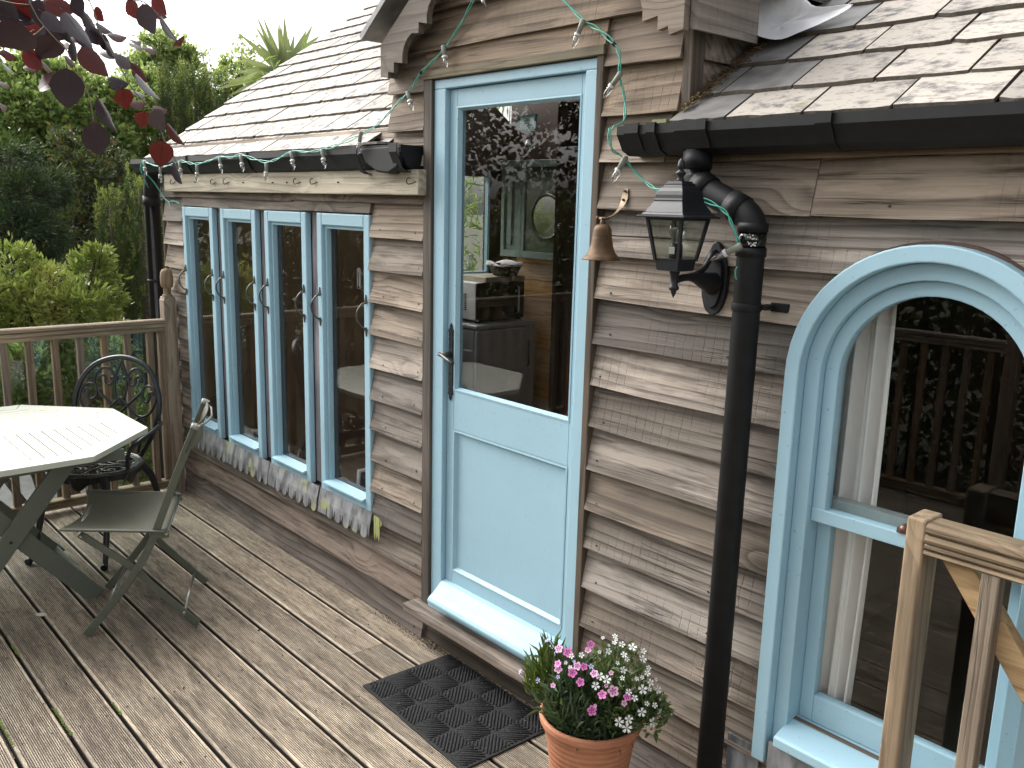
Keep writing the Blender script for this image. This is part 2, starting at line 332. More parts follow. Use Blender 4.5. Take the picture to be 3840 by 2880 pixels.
# ================================================================ GROUND AND DECK
mb=MB(); 
gx=np.linspace(-60,60,41); gy=np.linspace(-60,60,41)
V=np.array([(x,y,-.95+.15*math.sin(x*.35)*math.cos(y*.3)+(max(0,-x-5)*.03)) for y in gy for x in gx]); Fq=np.array([(j*41+i,j*41+i+1,(j+1)*41+i+1,(j+1)*41+i) for j in range(40) for i in range(40)])
tag(fastmesh('garden_ground',V,Fq,M_GROUND,smooth=True),kind='structure')
# sheet reaching the horizon under the garden
MB().box(-200,200,-200,200,-1.6,-1.45).build('ground',M_GROUND,kind='structure')
tag(MB().box(-6.4,-3.25,-1.9,.1,-.62,-.56).build('path',M_PAVE,bevel=.01),kind='structure')
deck=empty('deck',(0,0,0),kind='structure')
def deck_profile(y0,y1):
    pts=[(y1,-.028),(y1,-.003),(y1-.003,0)]; m=.011; n=20; yy=y1-m; pw=(y1-y0-2*m)/n
    for i in range(n):
        a=yy-i*pw
        pts+=[(a,-.0),(a-pw*.22,-.0032),(a-pw*.42,-.0032),(a-pw*.62,-.0)] if i else [(a,0),(a-pw*.22,-.0032),(a-pw*.42,-.0032),(a-pw*.62,0)]
    pts+=[(y0+.003,0),(y0,-.003),(y0,-.028)]
    return pts[::-1]
rj=random.Random(4)
for k in range(22):
    y1=-.0235-.1685*k; y0=-.1805-.1685*k
    cuts=[-2.955]
    if k==1: cuts+=[-.377,1.6]
    elif k==7: cuts+=[-1.65,.9]
    elif k==11: cuts+=[.2]
    elif k%3==0: cuts+=[1.4+rj.random()]
    elif k%3==2: cuts+=[.95+rj.random()*.8]
    cuts+=[3.3]
    for a,b in zip(cuts[:-1],cuts[1:]):
        dz=rj.uniform(-.0006,.0006); pr=deck_profile(y0,y1)
        m=MB(); n=len(pr); xs=[a+.001,b-.0015]
        vs=[(x,p[0],p[1]) for x in xs for p in pr]
        m.add(vs,[tuple(range(n)),tuple(range(2*n-1,n-1,-1))]+[(i,(i+1)%n,n+(i+1)%n,n+i) for i in range(n)])
        m.build('deck_board',M_DECK,deck)
for x in np.arange(-2.8,3.3,.45):
    MB().box(x-.022,x+.022,-3.7,-.02,-.17,-.029).build('joist',M_BALZ,deck)
MB().box(-3.0,-2.956,-3.73,-.02,-.19,-.004).build('edge_board',M_RAILY,deck)
m=MB(); rs0=random.Random(15)
for x in np.arange(-2.8,3.3,.45):
    for k in range(18):
        for dy in (.032,.125):
            a=x+rs0.uniform(-.012,.012); b=-.0235-.1685*k-dy+rs0.uniform(-.004,.004); m.tube([(a,b,-.002),(a,b,.0008)],.0042,6)
m.build('screw_heads',plain('dull screw head',(.05,.042,.035),.6,.3,Metallic=.4),deck,kind='stuff')
m=MB()
for i in range(26):
    x,y=rs0.uniform(-1.4,.9),rs0.uniform(-1.5,-.1); s_=rs0.uniform(.003,.008); a=rs0.uniform(0,6); d=Vector((math.cos(a),math.sin(a),0))*s_; m.tube([Vector((x,y,.003))-d,Vector((x,y,.0045)),Vector((x,y,.003))+d],[s_*.15,s_*.4,s_*.15],5)
tag(m.build('deck_crumbs',plain('dark brown crumb',(.06,.04,.028),.9,.3),kind='stuff'),'few dark brown crumbs and seed husks scattered on the deck boards','debris')
# dirt and leaf litter lying where the deck meets the wall
V=[];Fc=[]
r_=random.Random(3)
for i in range(5200):
    x=r_.uniform(-.62,.95)+r_.gauss(0,.05); y=-.026-abs(r_.gauss(0,.030)); s=r_.uniform(.001,.0035); a=r_.uniform(0,PI); b=len(V)
    V+=[(x+s*math.cos(a),y+s*math.sin(a),.0005),(x-s*math.sin(a),y+s*math.cos(a),.001),(x-s*math.cos(a),y-s*math.sin(a),.0008),(x,y,s*.8)]; Fc+=[(b,b+1,b+3),(b+1,b+2,b+3),(b+2,b,b+3)]
M_DIRT=plain('peaty dirt crumbs',(.05,.034,.022),.95,.4)
tag(fastmesh('dirt_crumbs',np.array(V),np.array(Fc),M_DIRT),'scattered brown dirt crumbs along the foot of the timber wall','dirt',kind='stuff')
M_MOSS=plain('bright moss',(.17,.22,.05),.9,.4,.5,scale=90)
V=[];Fc=[]
for (xa,xb,y) in [(-.84,-.55,-1.528),(-.72,-.50,-1.365),(-1.3,-1.18,-1.365),(-.62,-.52,-1.196)]:
    for i in range(int((xb-xa)*900)):
        x=r_.uniform(xa,xb); yy=y+.0045+r_.gauss(0,.0022); s=r_.uniform(.002,.004); b=len(V)
        V+=[(x+s,yy,.0),(x-s*.5,yy+s*.8,.0),(x-s*.5,yy-s*.8,.0),(x,yy,s*.7)]; Fc+=[(b,b+1,b+3),(b+1,b+2,b+3),(b+2,b,b+3)]
tag(fastmesh('moss',np.array(V),np.array(Fc),M_MOSS),'thin lines of bright green moss on the deck board edges','moss',kind='stuff')
# ================================================================ CABIN
cabin=tag(empty('cabin'),'weathered timber boarded cabin with powder blue door and windows and slate roofs','cabin')
AX,AR,AZ=1.625,.338,1.394      # arched window
def board(x0,x1,zb,mat=M_BOARD,h=.157,ztop=None,name='weatherboard',yb=-.046,par=None):
    """tapered lapped board; x0/x1 numbers or functions of z"""
    f0=x0 if callable(x0) else (lambda z:x0); f1=x1 if callable(x1) else (lambda z:x1)
    zt=zb+h if ztop is None else ztop; nz=6 if (callable(x0) or callable(x1)) else 1
    L=f1(zb)-f0(zb); nx=max(2,min(10,int(L/.22))); rr=random.Random(int(zb*1000)*7+int(f0(zb)*100))
    ph=rr.random()*6; dy=rr.uniform(-.002,.002)
    vs=[]; 
    for j in range(nz+1):
        z=zb+(zt-zb)*j/nz; t=(z-zb)/.157; a,b=f0(z),f1(z)
        for i in range(nx+1):
            x=a+(b-a)*i/nx; wv=.0028*math.sin(x*3.1+ph)+.0012*math.sin(x*11+ph*2)
            vs.append((x,yb+.033*t+dy*(1-t)+(.0012*math.sin(x*5+ph) if j==0 else 0),z+(wv if j==0 else 0)))
    m=nx+1; front=len(vs)
    for j in (0,nz):
        for i in range(nx+1):
            x,y,z=vs[j*m+i]; vs.append((x,(yb+.0215) if j==0 else .004,z))
    fs=[(j*m+i,j*m+i+1,(j+1)*m+i+1,(j+1)*m+i) for j in range(nz) for i in range(nx)]
    fs+=[(front+i,front+i+1,i+1,i) for i in range(nx)]                       # bottom
    fs+=[(nz*m+i,nz*m+i+1,front+m+i+1,front+m+i) for i in range(nx)]           # top
    fs+=[(front+m+i,front+m+i+1,front+i+1,front+i) for i in range(nx)]         # back
    fs+=[tuple([j*m for j in range(nz+1)]+[front+m,front]), tuple([j*m+nx for j in range(nz,-1,-1)]+[front+nx,front+m+nx])]
    b=MB(); b.add(vs,fs); o=b.build(name,mat,par or cabin)
    return o
ZB=[.003+.1373*k for k in range(24)]
M_BOARDD=wood('algae darkened board',(.27,.22,.185),(.085,.066,.054),0,1.0,stain=.6,stain_col=(.045,.035,.027),var=.1,bump=.8,rough=.85)
M_BASE=wood('mouldy base board',(.10,.078,.06),(.04,.03,.022),0,1.0,stain=.7,stain_col=(.02,.014,.01),saw=0,rough=.95)
def edgeL(z):  # left edge of the arched opening
    return AX-.320 if z<AZ else AX-math.sqrt(max(0,.320**2-(z-AZ)**2))
def edgeR(z): return 2*AX-edgeL(z)
for k,z in enumerate(ZB[:16]):
    if k==0: board(-2.962,-.318,z,M_BOARDD); board(-.318,.59,z,M_BASE,ztop=.139,yb=-.03)
    elif k<3: board(-2.962,-.318,z,M_BOARDD if k==1 else M_BOARD)
    elif k<12: board(-2.962,-2.662,z); board(-.70,-.318,z)
    elif k==12: board(-2.962,-2.668,z); board(-.692,-.318,z); board(-2.668,-.692,1.742,ztop=1.806)
    elif k==13: board(-2.962,-1.35,z); board(-1.35,-.318,z)
    elif k==14: board(-2.962,-.318,z)
    # right of the door
    R=3.3
    if k<3: board(.587,R,z,M_BOARDD if k==0 else M_BOARD)
    elif k<10: board(.587,1.298,z); board(edgeR(z),R,z)
    elif k==10: board(.587,edgeL,z); board(edgeR,R,z)
    elif k==11: board(.587,edgeL,z); board(edgeR,R,z)
    elif k==12: board(.587,edgeL,z,ztop=1.708); board(edgeR,R,z,ztop=1.708); board(.587,R,1.7085,ztop=1.806,yb=-.0258)
    elif k==13: board(.587,1.30,z); board(1.302,R,z)
    elif k==14: board(.587,.835,z); board(.837,R,z,M_GABLE)
    elif k==15: board(.587,.868,z,M_GABLE)
# door bay and gable boards
GX=.2; 
def gz(x): return 2.93-.72*abs(x-GX)
def gl(z): return max(-.555,GX-(2.93-z)/.72)
def gr(z): return min(.868,GX+(2.93-z)/.72)
board(-.555,-.318,ZB[15],M_GABLE); board(-.555,-.318,ZB[16],M_GABLE); board(.587,.868,ZB[16],M_GABLE)
board(-.318,.587,2.264,M_GABLE,ztop=2.357)
for k in range(17,21): board(gl,gr,ZB[k],M_GABLE)
board(lambda z:GX-(2.93-z)/.72,lambda z:GX+(2.93-z)/.72,ZB[21],M_GABLE,ztop=2.92)
MB().box(.87,.902,-.034,.02,2.03,2.50).build('corner_board',M_TRIMV,cabin,bevel=.002)
# cheek of the bay to the right, boards running back above the roof
def cheek_board(xs,z0,z1,sgn,mat):
    T=.649; y1=(z0-2.0)/T-.02; y2=(z1-2.0)/T
    m=MB(); x0,x1=(xs,xs+.02*sgn) ; 
    m.add([(x1,.021,z0),(x1,max(.03,y1)+.12,z0),(x0+.004*sgn,y2+.14,z1),(x0+.004*sgn,.021,z1),(x0-.005*sgn,.021,z0),(x0-.005*sgn,max(.03,y1)+.12,z0),(x0-.005*sgn,y2+.14,z1),(x0-.005*sgn,.021,z1)],[(0,1,2,3),(7,6,5,4),(0,4,5,1),(3,2,6,7),(0,3,7,4),(1,5,6,2)])
    m.build('weatherboard',mat,cabin)
for k in range(15,19): cheek_board(.885,ZB[k],ZB[k]+.145,1,M_GABLEY if 'M_GABLEY' in globals() else M_GABLE)
for k in range(15,20): cheek_board(-.54,ZB[k],ZB[k]+.145,-1,M_GABLE)
# wall end boards at the left corner of the cabin (side wall boards run back)
for k in range(0,15):
    for ya_,yb_ in (((0,1.55),(2.47,3.2)) if ZB[k]+.148>1.262 and ZB[k]<2.0 else ((0,3.2),)):
        MB().obox((-2.962,(ya_+yb_)/2,ZB[k]+.075),(.008,0,0),(0,(yb_-ya_)/2,0),(0,0,.073)).build('weatherboard',M_BOARD,cabin)
MB().box(-3.005,-2.99,-.03,-.012,.86,1.75).build('corner_batten',M_TRIMV,cabin)
# lining walls, floor, ceiling
M_INNER=plain('pine lined interior wall',(.27,.17,.095),.6,.2,scale=5)
def ib(x0,x1,y0,y1,z0,z1,mat=M_INNER,name='inner_wall'): return MB().box(x0,x1,y0,y1,z0,z1).build(name,mat,cabin)
ib(-2.94,-.30,.012,.07,0,.44); ib(-2.94,-2.665,.012,.07,.44,1.74); ib(-.69,-.30,.012,.07,.44,1.74); ib(-2.94,-.30,.012,.07,1.74,2.02)
ib(.56,1.275,.03,.07,0,2.02); ib(1.975,3.3,.03,.07,0,2.02); ib(1.275,1.975,.03,.07,0,.40)
MB().prism([(1.275,2.02),(1.275,AZ)]+[(AX+.349*math.cos(a),AZ+.349*math.sin(a)) for a in np.linspace(PI,0,17)]+[(1.975,2.02)],'xz',.03,.07).build('inner_wall',M_INNER,cabin)
ib(-.30,.56,.03,.07,2.25,2.9)
ib(-2.95,3.3,.07,3.2,.10,.16,plain('brown floor boards',(.16,.10,.06),.5,.2),'floor')
WY=2.66
ib(-2.96,-2.90,.07,1.55,.16,2.05); ib(-2.96,-2.90,1.55,2.47,.16,1.262); ib(-2.96,-2.90,2.47,WY,.16,2.05,M_DARKW); MB().prism([(.0,2.0),(1.62,3.15),(3.2,2.05),(3.2,2.0)],'yz',-2.96,-2.90).build('inner_wall',M_DARKW,cabin)
MB().box(-2.93,-2.895,2.455,2.475,1.262,2.05).build('inner_window_frame',M_BLUE,cabin); MB().box(-2.93,-2.895,1.55,2.455,1.255,1.275).build('inner_window_frame',M_BLUE,cabin)
MB().box(-2.955,-2.951,1.55,2.455,1.275,2.05).build('inner_window_pane',M_GLASS,cabin)
ib(-2.90,-2.765,WY-.03,WY,.16,2.4,M_DARKW,'door_post'); MB().box(-2.895,-2.835,WY-.045,WY-.03,1.30,2.0).build('wood_strip',M_OCHRE,cabin)
for i in range(12):  # pine panelling, each board on its own
    z=.16+.1312*i+ .014; MB().prism([(z+.003,WY-.012),(z+.0,WY-.006),(z+.0,WY+.02),(z+.1312,WY+.02),(z+.1312,WY-.006),(z+.128,WY-.012)] and [(WY+.02,z),(WY-.005,z),(WY-.014,z+.006),(WY-.014,z+.124),(WY-.005,z+.1305),(WY+.02,z+.1305)],'yz',-2.765,-1.2).build('pine_board',M_PINE,cabin)
ib(-2.9,3.3,WY+.02,WY+.08,.16,2.6,M_DARKW); ib(.82,.86,.07,WY,.16,2.05,M_DARKW); ib(.96,3.3,1.5,1.56,.16,2.6,M_DARKW); ib(3.24,3.3,.07,3.2,.16,3.0,M_DARKW); ib(.96,3.24,.07,1.5,2.05,2.09,M_DARKW,'ceiling'); ib(.96,3.24,.07,1.5,.161,.165,M_DARKW,'floor')
MB().box(-1.125,-1.09,1.45,1.5,.16,2.35).build('inner_door',M_DARKW,cabin); MB().box(-1.09,-.45,1.49,1.53,.16,2.35).build('inner_door',M_DARKW,cabin)
MB().box(-1.02,-.985,1.483,1.489,.2,1.1).build('wood_strip',plain('red brown strip',(.16,.05,.02),.4),cabin)
# ---- windows of the left wall
WL=[-2.667,-2.155,-1.643,-1.129]
def frame_ring(m,x0,x1,z0,z1,sl,sr,st,sb,ya,yb):
    m.box(x0,x0+sl,ya,yb,z0,z1); m.box(x1-sr,x1,ya,yb,z0,z1); m.box(x0+sl,x1-sr,ya,yb,z1-st,z1); m.box(x0+sl,x1-sr,ya,yb,z0,z0+sb)
for i,x0 in enumerate(WL):
    x1=x0+(.415 if i<3 else .433); z0,z1=.442,1.738
    m=MB(); frame_ring(m,x0,x1,z0,z1,.043,.046,.054,.05,-.042,-.012)
    fr=m.build('window',M_BLUE,cabin,bevel=.006,seg=3)
    m=MB(); frame_ring(m,x0+.0435,x1-.0465,z0+.0505,z1-.0545,.016,.012,.014,.008,-.026,.0)
    m.build('window_bead',M_BLUE,fr,bevel=.002)
    # sloping sill lip
    MB().prism([(-.012,z0+.052),(-.062,z0+.049),(-.062,z0+.041),(-.050,z0+.037),(-.042,z0+.049-.010)] and [(-.004,z0+.062),(-.060,z0+.050),(-.060,z0+.043),(-.0425,z0+.043),(-.0425,z0+.0498),(-.004,z0+.0508)],'yz',x0+.0437,x1-.0467).build('window_sill',M_BLUE,fr)
    MB().box(x0+.055,x1-.055,-.006,-.002,z0+.055,z1-.06).build('window_pane',M_GLASS,fr)
    # reveal behind the glass
    m=MB(); frame_ring(m,x0+.01,x1-.01,z0+.01,z1-.01,.05,.045,.05,.05,.003,.03); m.build('window_lining',M_DARKW,fr)
    for hx,sg in ((x0+.022,-1),(x1-.026,-1)):
        zt,zm=1.402,1.232
        if i==0 and hx<x0+.1: pass
        mh=MB(); pth=[(hx,-.045,zt-.03),(hx-.002,-.062,zt-.036),(hx-.012,-.076,zt-.06),(hx-.016,-.08,(zt+zm)/2),(hx-.012,-.076,zm+.06),(hx-.002,-.062,zm+.036),(hx,-.045,zm+.03)]
        mh.tube(catmull(pth,4),.0042,6)
        for zz,s in ((zt-.026,1),(zm+.026,-1)):
            mh.prism([(hx-.011,zz),(hx,zz-.010*s),(hx+.011,zz),(hx+.006,zz+.009*s),(hx,zz+.030*s),(hx-.006,zz+.009*s)],'xz',-.0465,-.042)
        mh.build('window_handle',M_HANDLE,fr)
# mullions between the windows
for a,b in ((WL[0]+.415,WL[1]),(WL[1]+.415,WL[2]),(WL[2]+.415,WL[3])):
    MB().box(a+.004,b-.003,-.012,.0,.455,1.74).build('mullion',M_MULL,cabin)
    MB().box(a-.012,b+.012,.0,.03,.44,1.745).build('mullion',M_DARKW,cabin)
# zinc flashing with fringed lower edge
def flashing(xa,xb,seed,plate=True):
    rr=random.Random(seed); y=-.058; pts=[]; top=.452; 
    x=xa; low=[]
    if plate: low+=[(xa,.338),(xa+.075,.338),(xa+.077,.372)]; x=xa+.082
    while x<xb-.03:
        wd=rr.uniform(.050,.060)
        if x+wd>xb: wd=xb-x
        low+= [(x,.375)]+[(x+wd*.5-wd*.5*math.cos(t),.358-(.030+rr.uniform(-.004,.004))*math.sin(t)) for t in np.linspace(.15,PI-.15,7)]+[(x+wd,.375)]; x+=wd+.004
        if x<xb-.03:
            low+=[(x+.001,.378),(x+.006,.340+rr.uniform(-.005,.008)),(x+.011,.378)]; x+=.014
    low=[p for p in low if p[0]<=xb+.002]
    m=MB(); n=len(low)
    # strip built column by column so that the outline stays clean
    vt=[(p[0],-.046,top) for p in low]; vm=[(p[0],-.0595,.395) for p in low]; vb=[(p[0],-.062-(.004 if p[1]<.35 else 0),p[1]) for p in low]
    m.add(vt+vm+vb,[(i,i+1,n+i+1,n+i) for i in range(n-1)]+[(n+i,n+i+1,2*n+i+1,2*n+i) for i in range(n-1)])
    o=m.build('flashing',M_LEAD,cabin,solid=.0018); return o
flashing(-2.64,-2.155,1); flashing(-2.15,-1.645,2); flashing(-1.64,-1.13,3); flashing(-1.125,-.645,4)
M_GRN=plain('algae stained zinc tab',(.38,.42,.17),.6,.2)
for dx,t in ((0,.342),(.016,.35),(.03,.343)):
    MB().prism([(-.640+dx,.452),(-.640+dx,.375),(-.634+dx,t),(-.627+dx,.375),(-.627+dx,.45)],'xz',-.064,-.062).build('flashing_tab',M_GRN,cabin)
MB().prism([(-.640,.452),(-.59,.44),(-.583,.427),(-.59,.415),(-.640,.41)],'xz',-.061,-.0595).build('flashing_tab',M_GRN,cabin)
# ---- door
MB().box(-.313,-.262,-.047,.01,.172,2.236).build('door_batten',M_TRIMV,cabin,bevel=.003)
MB().box(.559,.587,-.047,.01,.172,2.236).build('door_batten',M_TRIMV,cabin,bevel=.003)
MB().box(-.318,.592,-.052,.01,2.2365,2.266).build('door_head_batten',M_TRIMH,cabin,bevel=.003)
m=MB(); m.box(-.2605,-.193,-.036,.03,.182,2.2); m.box(.505,.5575,-.036,.03,.182,2.2); m.box(-.2605,.5575,-.036,.03,2.2,2.2335); door=m.build('door_frame',M_BLUE,cabin,bevel=.004,seg=3)
m=MB(); m.box(-.2605,.5575,-.040,-.0365,2.222,2.2335)
leafm=MB(); ya,yb=-.016,.024
leafm.box(-.190,-.148,ya,yb,.20,2.197); leafm.box(.474,.502,ya,yb,.20,2.197); leafm.box(-.148,.474,ya,yb,2.137,2.197); leafm.box(-.148,.474,ya,yb,.935,1.088); leafm.box(-.148,.474,ya,yb,.20,.352)
lf=leafm.build('door',M_BLUE,cabin,bevel=.0025,seg=2)
# shift: visible seam is x=-.189 on the frame plane; mouldings
def bevel_ring(m,x0,x1,z0,z1,wd,yo,yi):
    """sloping moulding round an opening, from outer plane yo to inner plane yi"""
    o=[(x0,z0),(x1,z0),(x1,z1),(x0,z1)]; i=[(x0+wd,z0+wd),(x1-wd,z0+wd),(x1-wd,z1-wd),(x0+wd,z1-wd)]
    mid=[((a[0]*.55+b[0]*.45),(a[1]*.55+b[1]*.45)) for a,b in zip(o,i)]
    vs=[(p[0],yo,p[1]) for p in o]+[(p[0],yo-.001,p[1]) for p in mid]+[(p[0],yi,p[1]) for p in i]
    fs=[(k,(k+1)%4,4+(k+1)%4,4+k) for k in range(4)]+[(4+k,4+(k+1)%4,8+(k+1)%4,8+k) for k in range(4)]
    m.add(vs,fs)
m=MB(); bevel_ring(m,-.1495,.4755,1.0875,2.138,.015,-.0175,-.001); bevel_ring(m,-.1495,.4755,.351,.936,.018,-.0175,-.004); m.build('door_moulding',M_BLUE,lf)
MB().box(-.140,.468,-.004,.01,.36,.93).build('door_panel',M_BLUE,lf)
MB().box(-.142,.470,.000,.004,1.09,2.135).build('door_pane',M_GLASS,lf)
MB().prism([(-.0165,.305),(-.035,.298),(-.075,.262),(-.098,.247),(-.106,.236),(-.104,.222),(-.092,.214),(-.07,.21),(-.0165,.208)],'yz',-.192,.503,smooth=False).build('door_weather_bar',M_BLUE,lf,bevel=.003)
MB().box(-.26,.557,-.05,.03,.172,.1815).build('door_sill',M_BLUE,cabin)
MB().prism([(-.345,-.02),(-.345,-.118),(-.2,-.124),(.05,-.119),(.3,-.125),(.64,-.12),(.64,-.02)],'xy',.137,.1715).build('threshold',M_THRESH,cabin,bevel=.006)
# door furniture
m=MB(); cx=-.1655; zs=[(1.30,.0135),(1.30,.0135)]
pl=[(-.0125,1.105),(-.0125,1.29),(-.009,1.296),(-.014,1.302),(-.010,1.309),(-.0155,1.318),(-.010,1.327),(-.0045,1.328),(-.007,1.336),(0,1.348)]
full=[(cx+a,b) for a,b in pl]+[(cx-a,b) for a,b in pl[::-1][1:]]
low=[(cx+a,2.405-b-.0) for a,b in pl][::1]
bot=[(cx-a,1.105-(b-1.29)) for a,b in pl[1:]]; bot2=[(cx+a,1.105-(b-1.29)) for a,b in pl[1:][::-1][1:]]
m.prism(full+bot+bot2,'xz',-.0215,-.0175); pln=m.build('door_handle_plate',M_BLACKI,lf)
m=MB(); m.tube([(cx-.004,-.02,1.228),(cx-.004,-.062,1.228)],[.012,.009],10); m.tube([(cx-.014,-.064,1.231),(cx+.01,-.068,1.228),(cx+.05,-.07,1.216),(cx+.075,-.07,1.207)],[.009,.007,.006,.009],8)
m.build('door_handle',M_HANDLE,lf)
m=MB(); m.tube([(cx,-.0225,1.152),(cx,-.0215,1.152)],.004,8); m.build('keyhole',plain('keyhole black',(.002,.002,.002),.9),lf)
# ---- arched window
def upath(r,zb,n=28): return [(AX-r,zb)]+[(AX-r*math.cos(t),AZ+r*math.sin(t)) for t in np.linspace(0,PI,n+1)]+[(AX+r,zb)]
def uring(ro,ri,yf,yb,zb,name,mat,par,bevel=.0):
    a,b=upath(ro,zb),upath(ri,zb); n=len(a)
    vs=[(p[0],yf,p[1]) for p in a]+[(p[0],yf,p[1]) for p in b]+[(p[0],yb,p[1]) for p in a]+[(p[0],yb,p[1]) for p in b]
    fs=[]
    for i in range(n-1): fs+=[(i,i+1,n+i+1,n+i),(2*n+i,3*n+i,3*n+i+1,2*n+i+1),(i,2*n+i,2*n+i+1,i+1),(n+i,n+i+1,3*n+i+1,3*n+i)]
    fs+=[(0,n,3*n,2*n),(n-1,3*n-1,4*n-1,2*n-1)]
    m=MB(); m.add(vs,fs); return m.build(name,mat,par,bevel=bevel)
aw=uring(.338,.298,-.078,-.012,.303,'arched_window',M_BLUE,cabin,.004)
uring(.345,.325,-.040,-.02,.38,'arch_backing',plain('red brown timber reveal',(.07,.04,.03),.7,.3),aw)
uring(.2977,.257,-.046,.046,.345,'inner_casing',M_BLUE,aw,.003)
uring(.2567,.220,-.024,.012,1.012,'upper_sash',M_BLUE,aw,.003)
m=MB(); frame_ring(m,AX-.2565,AX+.2565,.4345,1.03,.038,.038,.034,.078,.014,.045); m.build('lower_sash',M_BLUE,aw,bevel=.003)
MB().box(AX-.2563,AX+.2563,-.0265,.010,1.0095,1.046).build('meeting_rail',M_BLUE,aw,bevel=.003)
MB().box(AX-.25,AX+.25,.018,.05,1.031,1.068).build('meeting_rail',plain('grey blue inner rail',(.26,.33,.34),.4,.1),aw)
mp=MB(); mp.prism([(AX-.226,1.04)]+[(AX+.226*math.cos(a),AZ+.226*math.sin(a)) for a in np.linspace(PI,0,25)]+[(AX+.226,1.04)],'xz',-.004,.0); mp.build('arch_pane',M_GLASS,aw)
MB().box(AX-.225,AX+.225,.028,.032,.505,1.0).build('lower_pane',M_GLASS,aw)
MB().prism([(.046,.4335),(-.02,.4325),(-.092,.414),(-.100,.409),(-.100,.385),(-.095,.380),(-.06,.376),(.046,.376)],'yz',AX-.262,AX+.262).build('window_sill',M_BLUE,aw,bevel=.002)
MB().box(AX-.29,AX+.29,-.072,-.036,.29,.372).build('sill_flashing',M_LEAD,aw)
MB().box(1.19,1.292,-.045,-.038,.20,.315).build('sill_flashing',M_LEAD,aw)
MB().box(AX-.03,AX+.0,-.03,.03,1.046,1.058).build('sash_catch',M_BRACK,aw); 
# ---- plank with hooks
pk=MB().box(-2.80,-.292,-.086,-.036,1.82,1.915).build('hook_plank',M_PLANK,cabin,bevel=.004)
for hx in (-2.66,-2.11,-1.955,-1.215,-1.065,-.335):
    m=MB(); p=[(hx+.012*math.cos(t),-.093-.006*math.sin(t*.5),1.872+.012*math.sin(t)) for t in np.linspace(rad(60),rad(300),10)]+[(hx+.016,-.09,1.864),(hx+.024,-.088,1.870),(hx+.033,-.086,1.868)]
    m.tube(p,.0022,5); m.build('hook',M_RUST,pk)
for hx,hz in ((-1.45,1.868),(-1.31,1.868),(-.86,1.868),(-2.35,1.87),(-1.76,1.868)):
    MB().tube([(hx,-.092,hz),(hx+.002,-.084,hz)],.0035,5).build('hook',M_RUST,pk)
# ---- gutters
def gutter(x0,x1,yf,zt,zb,name='gutter'):
    d=-yf-.03; prof=[(-.032,zt),(-.032,zb+.012),(-.045,zb),(yf+d*.45,zb),(yf+d*.22,zb+.012),(yf+d*.12,zb+(zt-zb)*.42),(yf+.004,zb+(zt-zb)*.62),(yf,zb+(zt-zb)*.70),(yf,zt),(yf+.008,zt)]
    m=MB(); n=len(prof); m.add([(x,p[0],p[1]) for x in (x0,x1) for p in prof],[(i,i+1,n+i+1,n+i) for i in range(n-1)]); g=m.build(name,M_BLACKP,cabin,solid=.003)
    for xe in (x0,x1):
        MB().prism(prof[:-1],'yz',xe-.002,xe+.002).build('gutter_end',M_BLACKP,g)
    def brk(xc,wd,k=1.07):
        q=[((p[0]+.03)*k-.03,(p[1]-zt)*k+zt+.004) for p in prof]; mm=MB(); mm.add([(x,p[0],p[1]) for x in (xc-wd/2,xc+wd/2) for p in q],[(i,i+1,n+i+1,n+i) for i in range(n-1)]); mm.build('gutter_bracket',M_BLACKP,g,solid=.003)
    return brk
bk=gutter(-3.20,-.335,-.132,2.003,1.918); bk(-2.35,.03); bk(-1.62,.03); bk(-.62,.035,1.25); bk(-.36,.05,1.2)
m=MB(); m.prism([(-.62,2.0),(-.58,1.94),(-.50,1.905),(-.42,1.898),(-.36,1.92),(-.335,1.96),(-.335,2.003)],'xz',-.134,-.05); m.build('gutter_outlet',M_BLACKP,cabin,bevel=.008)
bk=gutter(.745,3.3,-.148,2.016,1.940); bk(.80,.05,1.05); bk(.87,.03); bk(1.375,.04,1.06); bk(1.0,.10,1.06); bk(2.1,.04,1.06)
MB().box(-2.97,-.32,-.036,-.030,1.925,2.0).build('fascia',M_BLACKP,cabin)
# ---- downpipes
def pipe(parts,r,name='downpipe'):
    m=MB(); m.tube(parts,r,20); return m.build(name,M_BLACKP,cabin)
px_=1.177
path=[(.987,-.095,1.95),(.987,-.095,1.885)]+[tuple(v) for v in catmull([(.987,-.095,1.885),(.990,-.096,1.872),(1.002,-.097,1.858),(1.02,-.098,1.848)],4)][1:]+[(1.125,-.1,1.802)]+[tuple(v) for v in catmull([(1.125,-.1,1.802),(1.15,-.1,1.789),(1.168,-.1,1.772),(1.177,-.1,1.748)],5)][1:]+[(px_,-.1,1.70),(1.170,-.1,0.003)]
dp=pipe(path,.0356)
for a,b in (((.987,-.095,1.945),(.987,-.095,1.900)),((.995,-.096,1.8655),(1.035,-.098,1.842)),((1.105,-.1,1.811),(1.145,-.1,1.792)),((1.1765,-.1,1.765),(1.1768,-.1,1.742)),((1.1765,-.1,1.702),(1.1765,-.1,1.68))):
    MB().tube([a,b],.0390,20).build('pipe_socket',M_BLACKP,dp)
MB().tube([(1.1768,-.1,1.741),(1.1766,-.1,1.703)],.0366,20).build('pipe_band',M_BLKGLOSS,dp)
m=MB(); m.tube([(1.176,-.1,1.562),(1.176,-.1,1.540)],.0386,20); m.box(1.21,1.262,-.045,-.034,1.540,1.563); m.box(1.20,1.225,-.09,-.04,1.545,1.558); m.build('pipe_clip',M_BLACKP,dp,bevel=.003)
fl=MB(); rq=random.Random(5)
